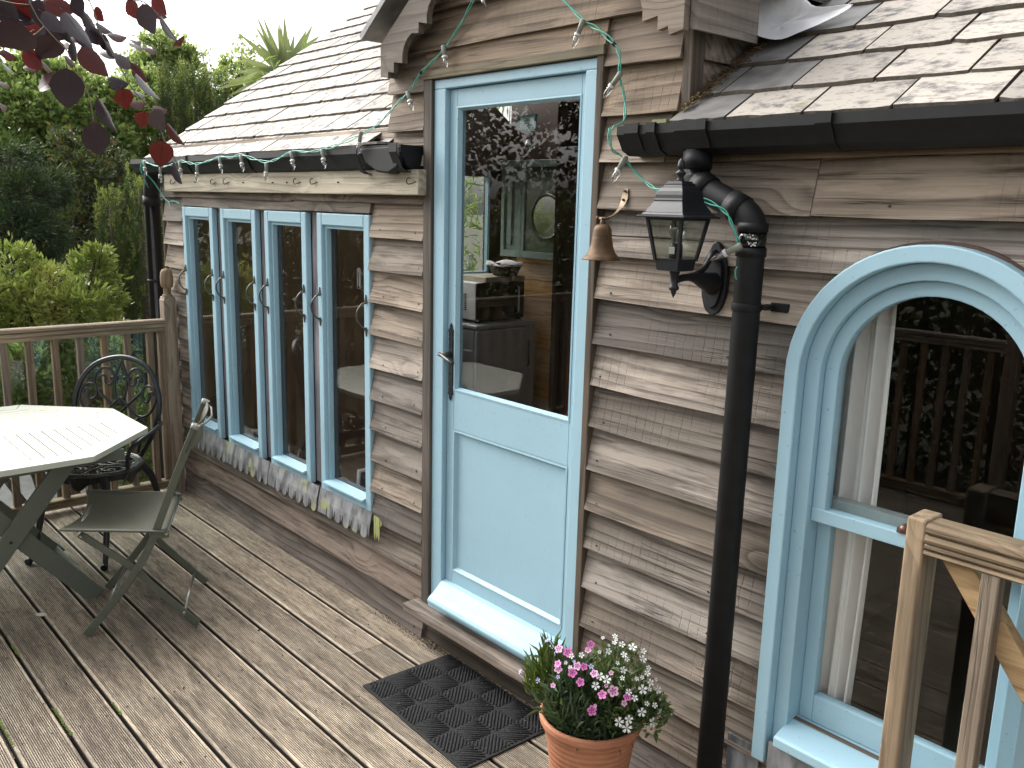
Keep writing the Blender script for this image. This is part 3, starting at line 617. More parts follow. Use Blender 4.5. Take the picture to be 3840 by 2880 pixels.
for i in range(34):
    a=rad(rq.uniform(-78,-40)); z=rq.choice([rq.uniform(1.725,1.737),rq.uniform(1.707,1.718)]); s=rq.uniform(.0006,.0018); c=(1.1767+.0369*math.cos(a),-.1+.0369*math.sin(a),z); fl.obox(c,(math.sin(a)*s,-math.cos(a)*s,0),(math.cos(a)*.0003,math.sin(a)*.0003,0),(0,0,s))
fl.build('label_scuffs',M_WHITE,dp)
dl_=pipe([(-3.05,-.06,1.93)]+[tuple(v) for v in catmull([(-3.05,-.06,1.93),(-3.06,-.058,1.87),(-3.10,-.05,1.82),(-3.12,-.045,1.77)],5)]+[(-3.12,-.045,-.9)],.047)
MB().tube([(-3.112,-.047,1.79),(-3.12,-.045,1.735)],.052,18).build('pipe_socket',M_BLACKP,dl_); MB().tube([(-3.12,-.045,1.285),(-3.12,-.045,1.27)],.051,18).build('pipe_clip',M_BLACKP,dl_)
# ---- roofs
def slate_mesh(name,wd,ln,th,seed,clip=0):
    rr=random.Random(seed); n=7; low=[(-wd/2+wd*i/(n-1)+(rr.uniform(-.003,.003) if 0<i<n-1 else 0),rr.uniform(-.004,.004)) for i in range(n)]
    low[0]=(low[0][0],low[0][1]+rr.choice([0,0,.006])); pts=low+[(wd/2+rr.uniform(-.002,.002),ln),(-wd/2+rr.uniform(-.002,.002),ln)]
    m=MB(); k=len(pts); vs=[(p[0],p[1],th/2) for p in pts]+[(p[0],p[1]-(.003 if i<n else 0),-th/2) for i,p in enumerate(pts)]
    m.add(vs,[tuple(range(k)),tuple(range(2*k-1,k-1,-1))]+[(i,k+i,k+(i+1)%k,(i+1)%k) for i in range(k)])
    me=bpy.data.meshes.new(name); me.from_pydata([tuple(v) for v in m.v],[],m.f); me.materials.append(M_SLATE); me.materials.append(M_SLATEE); me.polygons.foreach_set('material_index',[0,0]+[1]*k); me.update(); return me
def roof(x0,x1,ye,ze,T,yr,step,wd,joint0,dormer,rows,seed,firststep=None):
    slope=math.atan(T); zr=ze+T*(yr-ye)
    xe=-.545 if x0<0 else x1; pl=[(x0,ye),(xe,ye),(xe,.62),(x1,.62),(x1,yr),(x0,yr)] if x0<0 else [(x0,ye),(x1,ye),(x1,yr),(x0,yr)]
    n=len(pl); m=MB(); m.add([(p[0],p[1],ze+T*(p[1]-ye)-h) for h in (.02,.045) for p in pl],[tuple(range(n)),tuple(range(2*n-1,n-1,-1))]+[(i,n+i,n+(i+1)%n,(i+1)%n) for i in range(n)])
    rf=m.build('roof',M_DARKW,cabin); rr=random.Random(seed); th=.010
    vars_=[slate_mesh('slate',wd-.007,.30,th,seed*10+i) for i in range(6)]
    half=[slate_mesh('slate',wd/2-.007,.30,th,seed*20+i) for i in range(3)]
    y=ye
    for j in range(rows):
        z=ze+T*(y-ye); off=joint0-(wd/2 if j%2 else 0); k0=math.floor((x0-off)/wd)
        k=k0
        while off+k*wd<x1-.01:
            a=off+k*wd; b=a+wd; k+=1
            if a<x0-.004:
                if b-x0<wd*.35: continue
                cxx=x0+ (b-x0)/2; me=half[rr.randrange(3)]; sc=(b-x0)/(wd/2)
            elif b>x1+.004: 
                if x1-a<wd*.3: continue
                cxx=(a+x1)/2; me=half[rr.randrange(3)]; sc=(x1-a)/(wd/2)
            else: cxx=(a+b)/2; me=vars_[rr.randrange(6)]; sc=1
            if not dormer(cxx,y,z): continue
            o=bpy.data.objects.new('slate',me); link(o,rf)
            tl=slope-.062+rr.uniform(-.008,.008)
            o.matrix_local=Matrix.Translation((cxx,y,z+.004+rr.uniform(0,.003)))@Matrix.Rotation(tl,4,'X')@Matrix.Rotation(rr.uniform(-.008,.008),4,'Z')@Matrix.Diagonal((sc,1,1,1))
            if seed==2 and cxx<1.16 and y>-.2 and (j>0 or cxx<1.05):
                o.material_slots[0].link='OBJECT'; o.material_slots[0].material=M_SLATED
        y+=(firststep if (j==0 and firststep) else step)
    return rf
def dz(x): return 2.97-.72*abs(x-GX)
roof(-3.055,-.5,-.105,2.002,.700,1.62,.1275,.222,-1.745,lambda x,y,z: x<-.62 or z>dz(x)-.03,14,1)
roof(.905,3.3,-.128,2.016,.649,1.62,.140,.2145,1.304,lambda x,y,z: x>1.02 or y<.5 or z>dz(x),13,2,firststep=.122)
MB().prism([(.857,-.135),(.905,-.135),(.905,.03),(.88,-.02)],'xy',2.02,2.03).build('corner_slate',plain('yellow lichen slate',(.24,.25,.12),.7,.3,.3),cabin)
MB().prism([(-.620,-.12),(-.52,-.118),(-.495,-.09),(-.512,-.06),(-.53,-.05),(-.535,.0),(-.62,.02)],'xy',2.012,2.021).build('corner_slate',M_SLATE,cabin)
# unseen rear slope, left open over the far corner to brighten the room
def rear(x0,x1):
    m=MB(); m.add([(x0,1.64,3.17),(x1,1.64,3.17),(x1,3.3,2.02),(x0,3.3,2.02),(x0,1.64,3.14),(x1,1.64,3.14),(x1,3.3,1.99),(x0,3.3,1.99)],[(0,1,2,3),(7,6,5,4),(0,4,5,1),(1,5,6,2),(2,6,7,3),(3,7,4,0)]); m.build('rear_roof',M_SLATED,cabin)
rear(-3.05,-2.95); rear(-.9,3.3)
MB().tube([(-3.06,1.63,3.19),(3.3,1.63,3.19)],.05,10).build('ridge_tile',M_SLATED,cabin)
# dormer roof over the door
def slab(pts,th,name,mat,par):
    p=[Vector(q) for q in pts]; n=(p[1]-p[0]).cross(p[2]-p[0]).normalized()*th; m=MB(); m.add(p+[q-n for q in p],[(0,1,2,3),(7,6,5,4),(0,4,5,1),(1,5,6,2),(2,6,7,3),(3,7,4,0)]); return m.build(name,mat,par)
# bent sheet of bright metal lying on the slates beside the bay
def rp(x,y,h): return (x,y,2.016+.649*(y+.128)+.022+h)
out_=[(0.88,0.251,2.413),(0.89,0.226,2.368),(0.901,0.213,2.342),(0.92,0.198,2.308),(0.943,0.19,2.282),(0.968,0.191,2.27),(1.005,0.2,2.262),(1.033,0.215,2.268),(1.059,0.232,2.28),(1.098,0.257,2.297),(1.144,0.297,2.331),(1.172,0.319,2.349),(1.16,0.32,2.357),(1.117,0.302,2.354),(1.065,0.282,2.353),(1.048,0.286,2.369),(1.03,0.294,2.392)]
ctr_=Vector((.985,.238,2.33)); nn_=Vector((-.30,.80,-.52)); vs=[tuple(ctr_+nn_*.03)]; rings_=4; n_=len(out_)
for q in range(1,rings_+1):
    f=q/rings_
    for i,p in enumerate(out_): vs.append(tuple(ctr_+(Vector(p)-ctr_)*f+nn_*(.03*(1-f*f)+.004*math.sin(i*1.9+q*2))))
fs=[(0,1+i,1+(i+1)%n_) for i in range(n_)]+[(1+(q-1)*n_+i,1+q*n_+i,1+q*n_+(i+1)%n_,1+(q-1)*n_+(i+1)%n_) for q in range(1,rings_) for i in range(n_)]
mt=MB(); mt.add(vs,fs,True); mt=mt.build('metal_sheet',M_ALU,solid=.0015,sub=1); tag(mt,'bright crumpled sheet of metal lying on the right roof beside the door bay','metal sheet')
sl=slab([(-.598,-.135,2.398),(GX,-.135,2.972),(GX,.75,2.972),(-.598,.75,2.398)],-.022,'dormer_roof',M_SLATED,cabin)
slab([(.998,-.135,2.398),(.998,.75,2.398),(GX,.75,2.972),(GX,-.135,2.972)],-.022,'dormer_roof',M_SLATED,cabin)
# unseen glazed opening behind the gable, added to let daylight into the room
MB().box(-.5,.9,.75,1.62,2.93,2.94).build('added_opening_pane',M_GLASS,cabin)
# carved bargeboards
def barge(sign):
    top=[(-.507,2.372),(GX,2.372+.72*(GX+.507))]
    cusp=[(-.505,2.258),(-.458,2.250),(-.4535,2.272),(-.418,2.266),(-.417,2.303),(-.363,2.295)]
    out=list(cusp); step=(.150,.118)
    for q in range(5):
        ox,oz=q*step[0],q*step[1]
        c=[(-.3625,2.322),(-.353,2.352),(-.330,2.378),(-.304,2.392),(-.262,2.388),(-.2605,2.424),(-.212,2.414)]
        out+=[(a+ox,b+oz) for a,b in c]
    out=[p for p in out if p[0]<GX-.01]+[(GX,out[-1][1] if out[-1][0]<GX else 2.8)]
    out[-1]=(GX,[p for p in out[:-1]][-1][1]+.05)
    f=lambda p:(p[0] if sign<0 else 2*GX+.018-p[0]+.0,p[1])
    m=MB(); O_=[f(p) for p in out]; 
    # build as columns between lower outline and straight top edge
    tp=[f((p[0],2.372+.72*(p[0]+.507))) for p in out]; n=len(O_)
    vs=[(a[0],-.108,a[1]) for a in O_]+[(a[0],-.108,a[1]) for a in tp]+[(a[0],-.084,a[1]) for a in O_]+[(a[0],-.084,a[1]) for a in tp]
    fs=[]
    for i in range(n-1): fs+=[(i,i+1,n+i+1,n+i),(2*n+i+1,2*n+i,3*n+i,3*n+i+1),(i,2*n+i,2*n+i+1,i+1),(n+i,n+i+1,3*n+i+1,3*n+i)]
    fs+=[(0,n,3*n,2*n),(n-1,3*n-1,4*n-1,2*n-1)]
    m.add(vs,fs); m.build('bargeboard',M_BARGE,cabin)
barge(-1); barge(1)
m=MB(); m.add([(.925,-.083,2.262),(.950,-.083,2.258),(.950,-.083,2.40),(.925,-.083,2.42),(.925,.195,2.262),(.950,.195,2.258),(.950,.195,2.40),(.925,.195,2.42)],[(0,1,2,3),(7,6,5,4),(0,4,5,1),(1,5,6,2),(2,6,7,3),(3,7,4,0)]); m.build('fascia',wood('grey fascia board',(.33,.285,.24),(.15,.12,.10),1,.9,stain=.3),cabin)
MB().box(-.53,-.507,-.083,.6,2.262,2.385).build('fascia',M_BARGE,cabin)
MB().box(.90,.925,-.08,.18,2.29,2.30).build('soffit',M_DARKW,cabin)
# debris caught in the valley beside the bay
V=[];Fc=[]
for i in range(700):
    u=r_.random(); y=-.09+.36*u; x=.912+abs(r_.gauss(0,.016+.012*u)); z=2.016+.649*(y+.128)+.012+abs(r_.gauss(0,.006)); a=r_.uniform(0,PI); l=r_.uniform(.003,.016); d=Vector((math.cos(a)*.6,math.sin(a),.649*math.sin(a)+r_.uniform(-.3,.5))).normalized()*l; wv=Vector((.0012,.0,.0015)); b=len(V); c=Vector((x,y,z))
    V+=[tuple(c-d),tuple(c+wv*2),tuple(c+d),tuple(c-wv)]; Fc.append((b,b+1,b+2,b+3))
tag(fastmesh('valley_debris',np.array(V),np.array(Fc),leafmat('dead leaf litter',(.06,.035,.02),(.26,.17,.10),.1,.9)),'dead leaves and twigs caught in the roof valley beside the door bay','leaf litter',kind='stuff')

m=MB(); rn=random.Random(8)
for k,z in enumerate(ZB[:15]):
    xs=[.64,1.10,2.1,2.9] if 2<k<13 else [.66,1.1,1.5,2.1,2.9]
    xs+=[-.36,-.60,-2.93] if 3<=k<=12 else [-.37,-.9,-1.5,-2.1,-2.7]
    for x in xs:
        if k<1 and x>-.3 and x<.6: continue
        x+=rn.uniform(-.02,.02); zz=z+.027+rn.uniform(-.006,.006); y=-.046+.033*(zz-z)/.157; m.tube([(x,y+.002,zz),(x,y-.0022,zz)],.0032,6)
o=m.build('nails',M_RUST,cabin,kind='stuff')
# ================================================================ THINGS ON AND BESIDE THE CABIN
def root(name,loc,**kw): return empty(name,loc,**kw)
def fin(r):
    """children were modelled in place: hang them on their root without moving them"""
    L=Vector(r.location)
    for c in list(r.children): c.location=Vector(c.location)-L
# ---- wall lantern
L=root('wall_lantern',(1.03,-.036,1.51),label='black four sided wall lantern with clear bulb beside the downpipe elbow',cat='lantern',group=None)
cx,cy_=1.036,-.226
def sq(m,lev,c=(cx,cy_),cap=True):
    """square frustum stack, levels (half,z)"""
    vs=[(c[0]+sx*h,c[1]+sy_*h,z) for h,z in lev for sx,sy_ in((-1,-1),(1,-1),(1,1),(-1,1))]; n=len(lev)
    fs=[(i*4+k,i*4+(k+1)%4,(i+1)*4+(k+1)%4,(i+1)*4+k) for i in range(n-1) for k in range(4)]
    if cap: fs+=[(3,2,1,0),tuple((n-1)*4+k for k in range(4))]
    m.add(vs,fs)
m=MB(); sq(m,[(.076,1.772),(.0765,1.776),(.066,1.780),(.063,1.784),(.060,1.786),(.054,1.797),(.047,1.809),(.045,1.813),(.0455,1.816),(.044,1.820),(.043,1.829),(.040,1.838),(.035,1.846),(.028,1.852),(.0275,1.858),(.023,1.859),(.0225,1.863),(.0,1.8635)]); m.build('lantern_roof',M_LANT,L,bevel=.0012)
m=MB(); m.lathe([(.0,1.862),(.011,1.862),(.009,1.868),(.007,1.874),(.013,1.882),(.0135,1.885),(.007,1.889),(.006,1.893),(.0095,1.896),(.009,1.902),(.0085,1.910),(.004,1.918),(0,1.920)],(cx,cy_,0),14); m.build('finial',M_LANT,L)
m=MB()
for sx in(-1,1):
    for sy_ in(-1,1): m.bar((cx+sx*.055,cy_+sy_*.055,1.772),(cx+sx*.0365,cy_+sy_*.0365,1.664),.0075,.0075,up=(1,0,0))
sq(m,[(.0575,1.772),(.0575,1.766),(.052,1.766)],cap=False); sq(m,[(.039,1.668),(.037,1.664),(.0335,1.640),(.031,1.638),(.0,1.638)])
m.build('lantern_frame',M_LANT,L)
for sx,sy_ in((0,-1),(1,0),(0,1),(-1,0)):
    t_,b_=.0525,.0355; q=[(-1,t_,1.767),(1,t_,1.767),(1,b_,1.667),(-1,b_,1.667)]
    vs=[]
    for o_ in (0,.0018):
        for s_,h,z in q: vs.append((cx+(s_*h if sx==0 else sx*(h-o_)),cy_+(s_*h if sy_==0 else sy_*(h-o_)),z))
    MB().add(vs,[(0,1,2,3),(7,6,5,4),(0,4,5,1),(1,5,6,2),(2,6,7,3),(3,7,4,0)]).build('lantern_pane',M_LGLASS,L)
MB().lathe([(0,1.668),(.017,1.668),(.017,1.705),(.013,1.707),(0,1.707)],(cx,cy_,0),14).build('lamp_holder',M_LANT,L)
MB().prism([(-.009,1.681),(.009,1.681),(.009,1.699),(-.009,1.699)],'xz',cy_-.0185,cy_-.0172).build('holder_label',M_WHITE,L).location.x=cx
MB().lathe([(.008,1.706),(.009,1.712),(.015,1.722),(.021,1.735),(.022,1.745),(.018,1.758),(.009,1.765),(0,1.767)],(cx,cy_,0),16).build('bulb',M_BULB,L)
MB().tube([(cx,cy_,1.706),(cx,cy_,1.728),(cx-.008,cy_,1.745),(cx+.004,cy_,1.75),(cx+.008,cy_,1.742)],.0009,5).build('filament',M_STEEL,L)
MB().lathe([(0,1.640),(.013,1.640),(.014,1.632),(.011,1.626),(.010,1.600),(.013,1.596),(.0135,1.590),(.008,1.586),(.006,1.578),(0,1.566)],(cx,cy_,0),14).build('pendant_tip',M_LANT,L)
m=MB(); bpz=[(0,1.712),(.012,1.704),(.018,1.690),(.036,1.660),(.040,1.640),(.040,1.585),(.037,1.560),(.028,1.532),(.020,1.520),(0,1.508)]
o_=[(1.034+a,b) for a,b in bpz]+[(1.034-a,b) for a,b in bpz[::-1][1:-1]]
m.prism(o_,'xz',-.052,-.036); o2=[(1.034+(p[0]-1.034)*.72,1.61+(p[1]-1.61)*.8) for p in o_]; m.prism(o2,'xz',-.060,-.052); m.build('wall_plate',M_LANT,L,bevel=.003)
m=MB(); P=catmull([(1.034,-.055,1.60),(1.034,-.09,1.606),(1.035,-.14,1.618),(1.036,-.19,1.618),(cx,cy_,1.612)],5); m.tube(P,[.034-.024*min(1,i/(len(P)*.6)) for i in range(len(P))],12)
m.tube(catmull([(1.034,-.055,1.68),(1.034,-.075,1.665),(1.035,-.10,1.64),(1.036,-.14,1.625)],4),[.012]*4+[.008]*9,8); m.build('arm',M_LANT,L)
fin(L)
# ---- bell
B=root('door_bell',(.69,-.036,1.815),label='tarnished bronze bell hanging from a curved bracket right of the door',cat='bell')
bx,by=.698,-.140
prof=[(0,1.745),(.012,1.746),(.024,1.742),(.031,1.734),(.034,1.726),(.0345,1.718),(.0355,1.716),(.0355,1.708),(.037,1.706),(.038,1.702),(.040,1.690),(.044,1.677),(.051,1.664),(.060,1.655),(.066,1.652),(.067,1.649),(.071,1.646),(.072,1.643),(.069,1.643),(.056,1.658),(.040,1.675),(.030,1.72),(0,1.735)]
MB().lathe([(r_q*.80,z_q) for r_q,z_q in prof],(bx,by,0),32).build('bell',M_BRASS,B)
m=MB(); m.tube([(bx,by,1.742),(bx,by,1.760)],[.010,.006],10); m.tube([(bx-.018,by,1.762),(bx+.022,by,1.762)],.004,8); m.tube([(bx-.018,by,1.762),(bx-.022,by,1.762)],.007,8); m.build('bell_pin',M_BRASS,B)
m=MB(); P=catmull([(.694,-.038,1.850),(.695,-.042,1.832),(.696,-.050,1.812),(.697,-.070,1.790),(.698,-.098,1.772),(.698,-.125,1.765),(.699,-.150,1.764)],5); wd=[.003+.013*math.sin(min(1,(i+1)/len(P)*2.2)*PI*.75) for i in range(len(P))]
vs=[];n=len(P)
for i,p in enumerate(P):
    w_=max(.0045,.016-abs(i/n-.22)*.028)
    for sx,oy in((-1,0),(1,0),(1,1),(-1,1)): vs.append((p.x+sx*w_*.8,p.y-oy*.003,p.z-oy*.003))
m.add(vs,[(i*4+k,i*4+(k+1)%4,(i+1)*4+(k+1)%4,(i+1)*4+k) for i in range(n-1) for k in range(4)]+[(3,2,1,0),tuple((n-1)*4+k for k in range(4))]); m.build('bracket',M_BRACK,B)
for z in (1.842,1.817): MB().tube([(.694,-.048 if z<1.83 else -.043,z),(.694,-.054 if z<1.83 else -.049,z)],.0035,8).build('screw',M_RUST,B)
fin(B)
# ---- string lights
S_=root('string_lights',(-3.0,-.14,1.98),label='sea green twin flex string of unlit pointed bulbs draped along gutter and over the door',cat='string lights')
A1=[(-3.06,-.05,1.80),(-3.035,-.10,1.86),(-3.0,-.142,1.94),(-2.962,-.142,1.990),(-2.85,-.142,1.972),(-2.681,-.143,1.955),(-2.53,-.143,1.962),(-2.399,-.143,1.980),(-2.28,-.143,1.968),(-2.177,-.143,1.962),(-2.02,-.143,1.975),(-1.892,-.143,1.992),(-1.77,-.143,1.985),(-1.655,-.143,1.996),(-1.53,-.143,1.975),(-1.388,-.143,1.958),(-1.27,-.143,1.972),(-1.146,-.143,1.999),(-1.01,-.143,1.992),(-.878,-.143,2.001),(-.73,-.143,2.020),(-.60,-.135,2.050),(-.56,-.09,2.085),(-.53,-.062,2.125),(-.46,-.056,2.168),(-.387,-.056,2.205),(-.34,-.06,2.235),(-.304,-.064,2.262),(-.235,-.056,2.30),(-.167,-.056,2.338),(-.09,-.052,2.405),(-.015,-.055,2.475),(.06,-.055,2.54),(.16,-.055,2.60),(.27,-.055,2.58),(.35,-.055,2.49),(.422,-.058,2.409),(.512,-.060,2.338),(.575,-.062,2.305),(.642,-.064,2.257),(.664,-.062,2.22),(.667,-.062,2.17),(.690,-.062,2.10),(.712,-.085,2.04),(.722,-.14,2.018),(.722,-.156,2.00),(.722,-.14,1.955),(.730,-.10,1.935),(.765,-.085,1.895),(.82,-.09,1.86),(.90,-.13,1.84),(1.0,-.165,1.835),(1.085,-.16,1.812),(1.13,-.158,1.79),(1.150,-.158,1.765),(1.175,-.155,1.715)]
def flex(pts,ph,seed,amp=.004):
    P=catmull(pts,6); out=[]
    for i,p in enumerate(P):
        t=(P[min(i+1,len(P)-1)]-P[max(0,i-1)]).normalized(); n=t.cross(Vector((0,1,0))).normalized(); q=i*.55+ph
        out.append(p+n*amp*math.sin(q)*(1+.4*math.sin(i*.17))+Vector((0,-1,0))*amp*.7*math.cos(q))
    return out
MB().tube(flex(A1,0,1),.0019,6).build('flex',M_WIRE,S_); MB().tube(flex(A1,PI,2),.0019,6).build('flex',M_WIRE,S_)
A2=[(-2.68,-.045,1.752),(-2.75,-.05,1.765),(-2.80,-.055,1.762),(-2.815,-.055,1.748),(-2.80,-.055,1.738),(-2.815,-.055,1.755),(-2.88,-.06,1.785),(-2.95,-.08,1.86),(-2.985,-.13,1.94),(-2.97,-.142,1.985)]
MB().tube(flex(A2,0,1,.003),.0019,6).build('flex',M_WIRE,S_); MB().tube(flex(A2,PI,1,.003),.0019,6).build('flex',M_WIRE,S_)
MB().tube([(1.172,-.150,1.655),(1.166,-.148,1.645),(1.168,-.148,1.63),(1.170,-.145,1.622)],.002,6).build('flex',M_WIRE,S_)
for p in ((-.304,-.064,2.262),(.642,-.064,2.257)): MB().tube([(p[0]-.003,p[1]-.005,p[2]+.003),(p[0]+.004,p[1]+.002,p[2]-.004)],.006,6).build('cable_tie',M_BLACKI,S_)
def lamp(p,d,s=.92):
    p=Vector(p); d=Vector(d).normalized(); 
    def seg(prof,name,mat):
        q=d.to_track_quat('Z','Y').to_matrix(); m=MB(); m.lathe([(r*s,z*s) for r,z in prof],(0,0,0),14); m.v=[tuple(p+q@Vector(v)) for v in m.v]; return m.build(name,mat,S_)
    b=seg([(0,-.004),(.0085,-.004),(.0095,0),(.0090,.012),(.0082,.044),(0,.044)],'lamp_socket',M_SOCK)
    seg([(.0,.041),(.0115,.041),(.0118,.050),(0,.050)],'socket_collar',M_COLLAR)
    seg([(.0072,.049),(.0098,.056),(.0102,.064),(.0085,.074),(.0045,.085),(.0012,.092),(0,.093)],'bulb',M_BULB)
    q=d.to_track_quat('Z','Y').to_matrix(); m=MB(); m.tube([tuple(p+q@Vector(v)*s) for v in ((0,0,.05),(.0015,0,.065),(-.0015,0,.072))],.0010*s,5); m.build('filament',M_WHITE,S_)
for p,d in [((-2.93,-.146,1.985),(.45,-.1,-.9)),((-2.68,-.146,1.948),(.05,-.1,-1)),((-2.40,-.146,1.972),(.45,-.15,-.9)),((-2.17,-.146,1.953),(.1,-.1,-1)),((-1.89,-.146,1.985),(.42,-.1,-.9)),((-1.65,-.146,1.990),(.42,-.1,-.9)),((-1.388,-.146,1.950),(.06,-.1,-1)),((-1.15,-.146,1.994),(.40,-.1,-.9)),((-.885,-.146,1.996),(.38,-.1,-.9)),((-.588,-.146,2.055),(-.12,-.1,-1)),((-.392,-.062,2.198),(.55,-.12,-.85)),((-.175,-.062,2.338),(.38,-.1,-.95)),((.02,-.062,2.50),(.6,-.1,-.8)),((.515,-.066,2.337),(-.38,-.1,-.9)),((.672,-.066,2.172),(-.62,-.12,-.75)),((.742,-.105,1.935),(-.45,-.1,-.8)),((1.180,-.155,1.708),(-.72,-.25,-.42))]: lamp(p,d)
fin(S_)
# ---- door mat
mm=root('door_mat',(.18,-.24,0),label='black moulded rubber door mat with square diamond ridges in front of the door',cat='door mat')
c0=Vector((.183,-.243)); 
corn=[Vector(q) for q in ((-.143,-.440),(.497,-.470),(.512,-.055),(-.126,-.040))]
m=MB(); m.prism([(p.x,p.y) for p in corn],'xy',.0005,.007); m.build('mat_base',M_RUBBER,mm,bevel=.002)
def inside(p,mg=.010):
    for i in range(4):
        a,b=corn[i],corn[(i+1)%4]; e=(b-a).normalized()
        if (e.x*(p.y-a.y)-e.y*(p.x-a.x))<mg: return False
    return True
m=MB()
def ridge(a,b,w_=.0062,h=.0045):
    a,b=Vector(a),Vector(b); n=max(2,int((b-a).length/.006)); ok=[inside(a.lerp(b,i/n)) for i in range(n+1)]; i=0
    while i<=n:
        if ok[i]:
            j=i
            while j<n and ok[j+1]: j+=1
            if j-i>=1:
                p,q=a.lerp(b,i/n),a.lerp(b,j/n); d=(q-p).normalized(); l=Vector((-d.y,d.x)); 
                r0=[(p-d*w_*.4),(q+d*w_*.4)]; vs=[]
                for z,ww,ex in ((.0068,w_,0),(.0068+h*.7,w_*.85,-.001),(.0068+h,w_*.5,-.0025)):
                    for pt,sg in ((r0[0],-1),(r0[1],1)):
                        for s2 in ((-1,1) if sg<0 else (1,-1)):
                            v=pt+d*sg*ex+l*s2*ww/2; vs.append((v.x,v.y,z))
                m.add(vs,[(k,(k+1)%4,4+(k+1)%4,4+k) for k in range(4)]+[(4+k,4+(k+1)%4,8+(k+1)%4,8+k) for k in range(4)]+[(8,9,10,11)],True)
            i=j+1
        else: i+=1
# cells: lattice vectors measured along the mat diagonals
e1=Vector((.105,.100)); e2=Vector((.105,-.104))*1.0
for i in range(-4,5):
    for j in range(-4,5):
        cc=Vector((.089,-.250))+e1*i+e2*j
        if not(-.35<cc.x<.72 and -.65<cc.y<.15): continue
        u=e1.normalized(); v=e2.normalized()
        U_=Vector((.7071,.7071)); V_=Vector((.7071,-.7071))
        for r in (.019,.031,.043):
            for s in (-1,1):
                ridge(cc+U_*r*s-V_*(r-.006),cc+U_*r*s+V_*(r-.006)); ridge(cc+V_*r*s-U_*(r-.006),cc+V_*r*s+U_*(r-.006))
        for a in (-.006,.006):
            ridge(cc+U_*a+V_*.0055,cc+U_*a+V_*.0075); ridge(cc+U_*a-V_*.0055,cc+U_*a-V_*.0075)
        # long bars between the cells
        for o__ in (.0,):
            ridge(cc+U_*.0555-V_*.047,cc+U_*.0555+V_*.047,.008); ridge(cc+V_*.0555-U_*.047,cc+V_*.0555+U_*.047,.008)
            for o2_ in (-.0665,.0665): ridge(cc+U_*o2_-V_*.057,cc+U_*o2_+V_*.057,.0075); ridge(cc+V_*o2_-U_*.057,cc+V_*o2_+U_*.057,.0075)
            ridge(cc-U_*.0555-V_*.047+U_*.0,cc-U_*.0555+V_*.047,.008); ridge(cc-V_*.0555-U_*.047,cc-V_*.0555+U_*.047,.008)
m.build('ridges',M_RUBBER,mm)
fin(mm)
V=[];Fc=[]
for i in range(45):
    x=r_.uniform(-.12,.49); y=r_.uniform(-.44,-.06); a=r_.uniform(0,PI); l=r_.uniform(.004,.012); t_=.0006; b=len(V); d=Vector((math.cos(a),math.sin(a)))*l; n_=Vector((-d.y,d.x)).normalized()*t_
    V+=[(x-d.x,y-d.y,.0125),(x+n_.x,y+n_.y,.0135),(x+d.x,y+d.y,.0125),(x-n_.x,y-n_.y,.0128)]; Fc.append((b,b+1,b+2,b+3))
tag(fastmesh('mat_lint',np.array(V),np.array(Fc),plain('pale straw lint',(.28,.25,.21),.8,.3)),'pale straw and seed fluff caught on the rubber door mat','debris',kind='stuff')
# ---- octagonal garden table
tb=root('garden_table',(-2.01,-1.22,0),label='octagonal slatted garden table with pale top and olive crossed legs',cat='table')
TX,TY,TZ,TR=-2.01,-1.22,.70,.605
def octp(r): 
    R_=r/math.cos(PI/8); return [(TX+R_*math.cos(PI/8+k*PI/4),TY+R_*math.sin(PI/8+k*PI/4)) for k in range(8)]
oo,oi=octp(TR),octp(TR-.095)
for k in range(8):
    a,b,c_,d_=oo[k],oo[(k+1)%8],oi[(k+1)%8],oi[k]; g=.0012
    ctr=Vector(((a[0]+b[0]+c_[0]+d_[0])/4,(a[1]+b[1]+c_[1]+d_[1])/4)); q=[tuple(ctr+(Vector(p)-ctr)*(1-.006)) for p in (a,b,c_,d_)]
    MB().prism(q,'xy',TZ-.026,TZ).build('rim_board',M_TABLE,tb,bevel=.003)
def inoct(x0,x1,y0,y1):
    """rectangle clipped by the inner octagon"""
    poly=[(x0,y0),(x1,y0),(x1,y1),(x0,y1)]; r=TR-.0975
    for k in range(8):
        nx_,ny_=math.cos(k*PI/4),math.sin(k*PI/4); out=[]
        for i in range(len(poly)):
            p,q=poly[i],poly[(i+1)%len(poly)]; dp_=(p[0]-TX)*nx_+(p[1]-TY)*ny_-r; dq=(q[0]-TX)*nx_+(q[1]-TY)*ny_-r
            if dp_<=0: out.append(p)
            if dp_*dq<0: t_=dp_/(dp_-dq); out.append((p[0]+(q[0]-p[0])*t_,p[1]+(q[1]-p[1])*t_))
        poly=out
        if len(poly)<3: return None
    return poly
MB_=MB
for a,b,c_,d_ in [(TX-.03,TX+.03,TY+.03,TY+.6),(TX-.03,TX+.03,TY-.6,TY-.03),(TX-.6,TX+.6,TY-.03,TY+.03)]:
    pl=inoct(a,b,c_,d_)
    if pl: MB().prism(pl,'xy',TZ-.024,TZ-.0005).build('cross_rail',M_TABLE,tb,bevel=.0015)
for qx,qy,alongx in ((1,1,True),(-1,1,False),(-1,-1,True),(1,-1,False)):
    for i in range(10):
        a=.034+i*.0532; b=a+.0462
        if alongx: r__=(TX+min(qx*.033,qx*.6),TX+max(qx*.033,qx*.6),TY+min(qy*a,qy*b),TY+max(qy*a,qy*b))
        else: r__=(TX+min(qx*a,qx*b),TX+max(qx*a,qx*b),TY+min(qy*.033,qy*.6),TY+max(qy*.033,qy*.6))
        pl=inoct(*r__)
        if pl and len(pl)>=3: MB().prism(pl,'xy',TZ-.020,TZ-.001).build('slat',M_TABLE,tb)
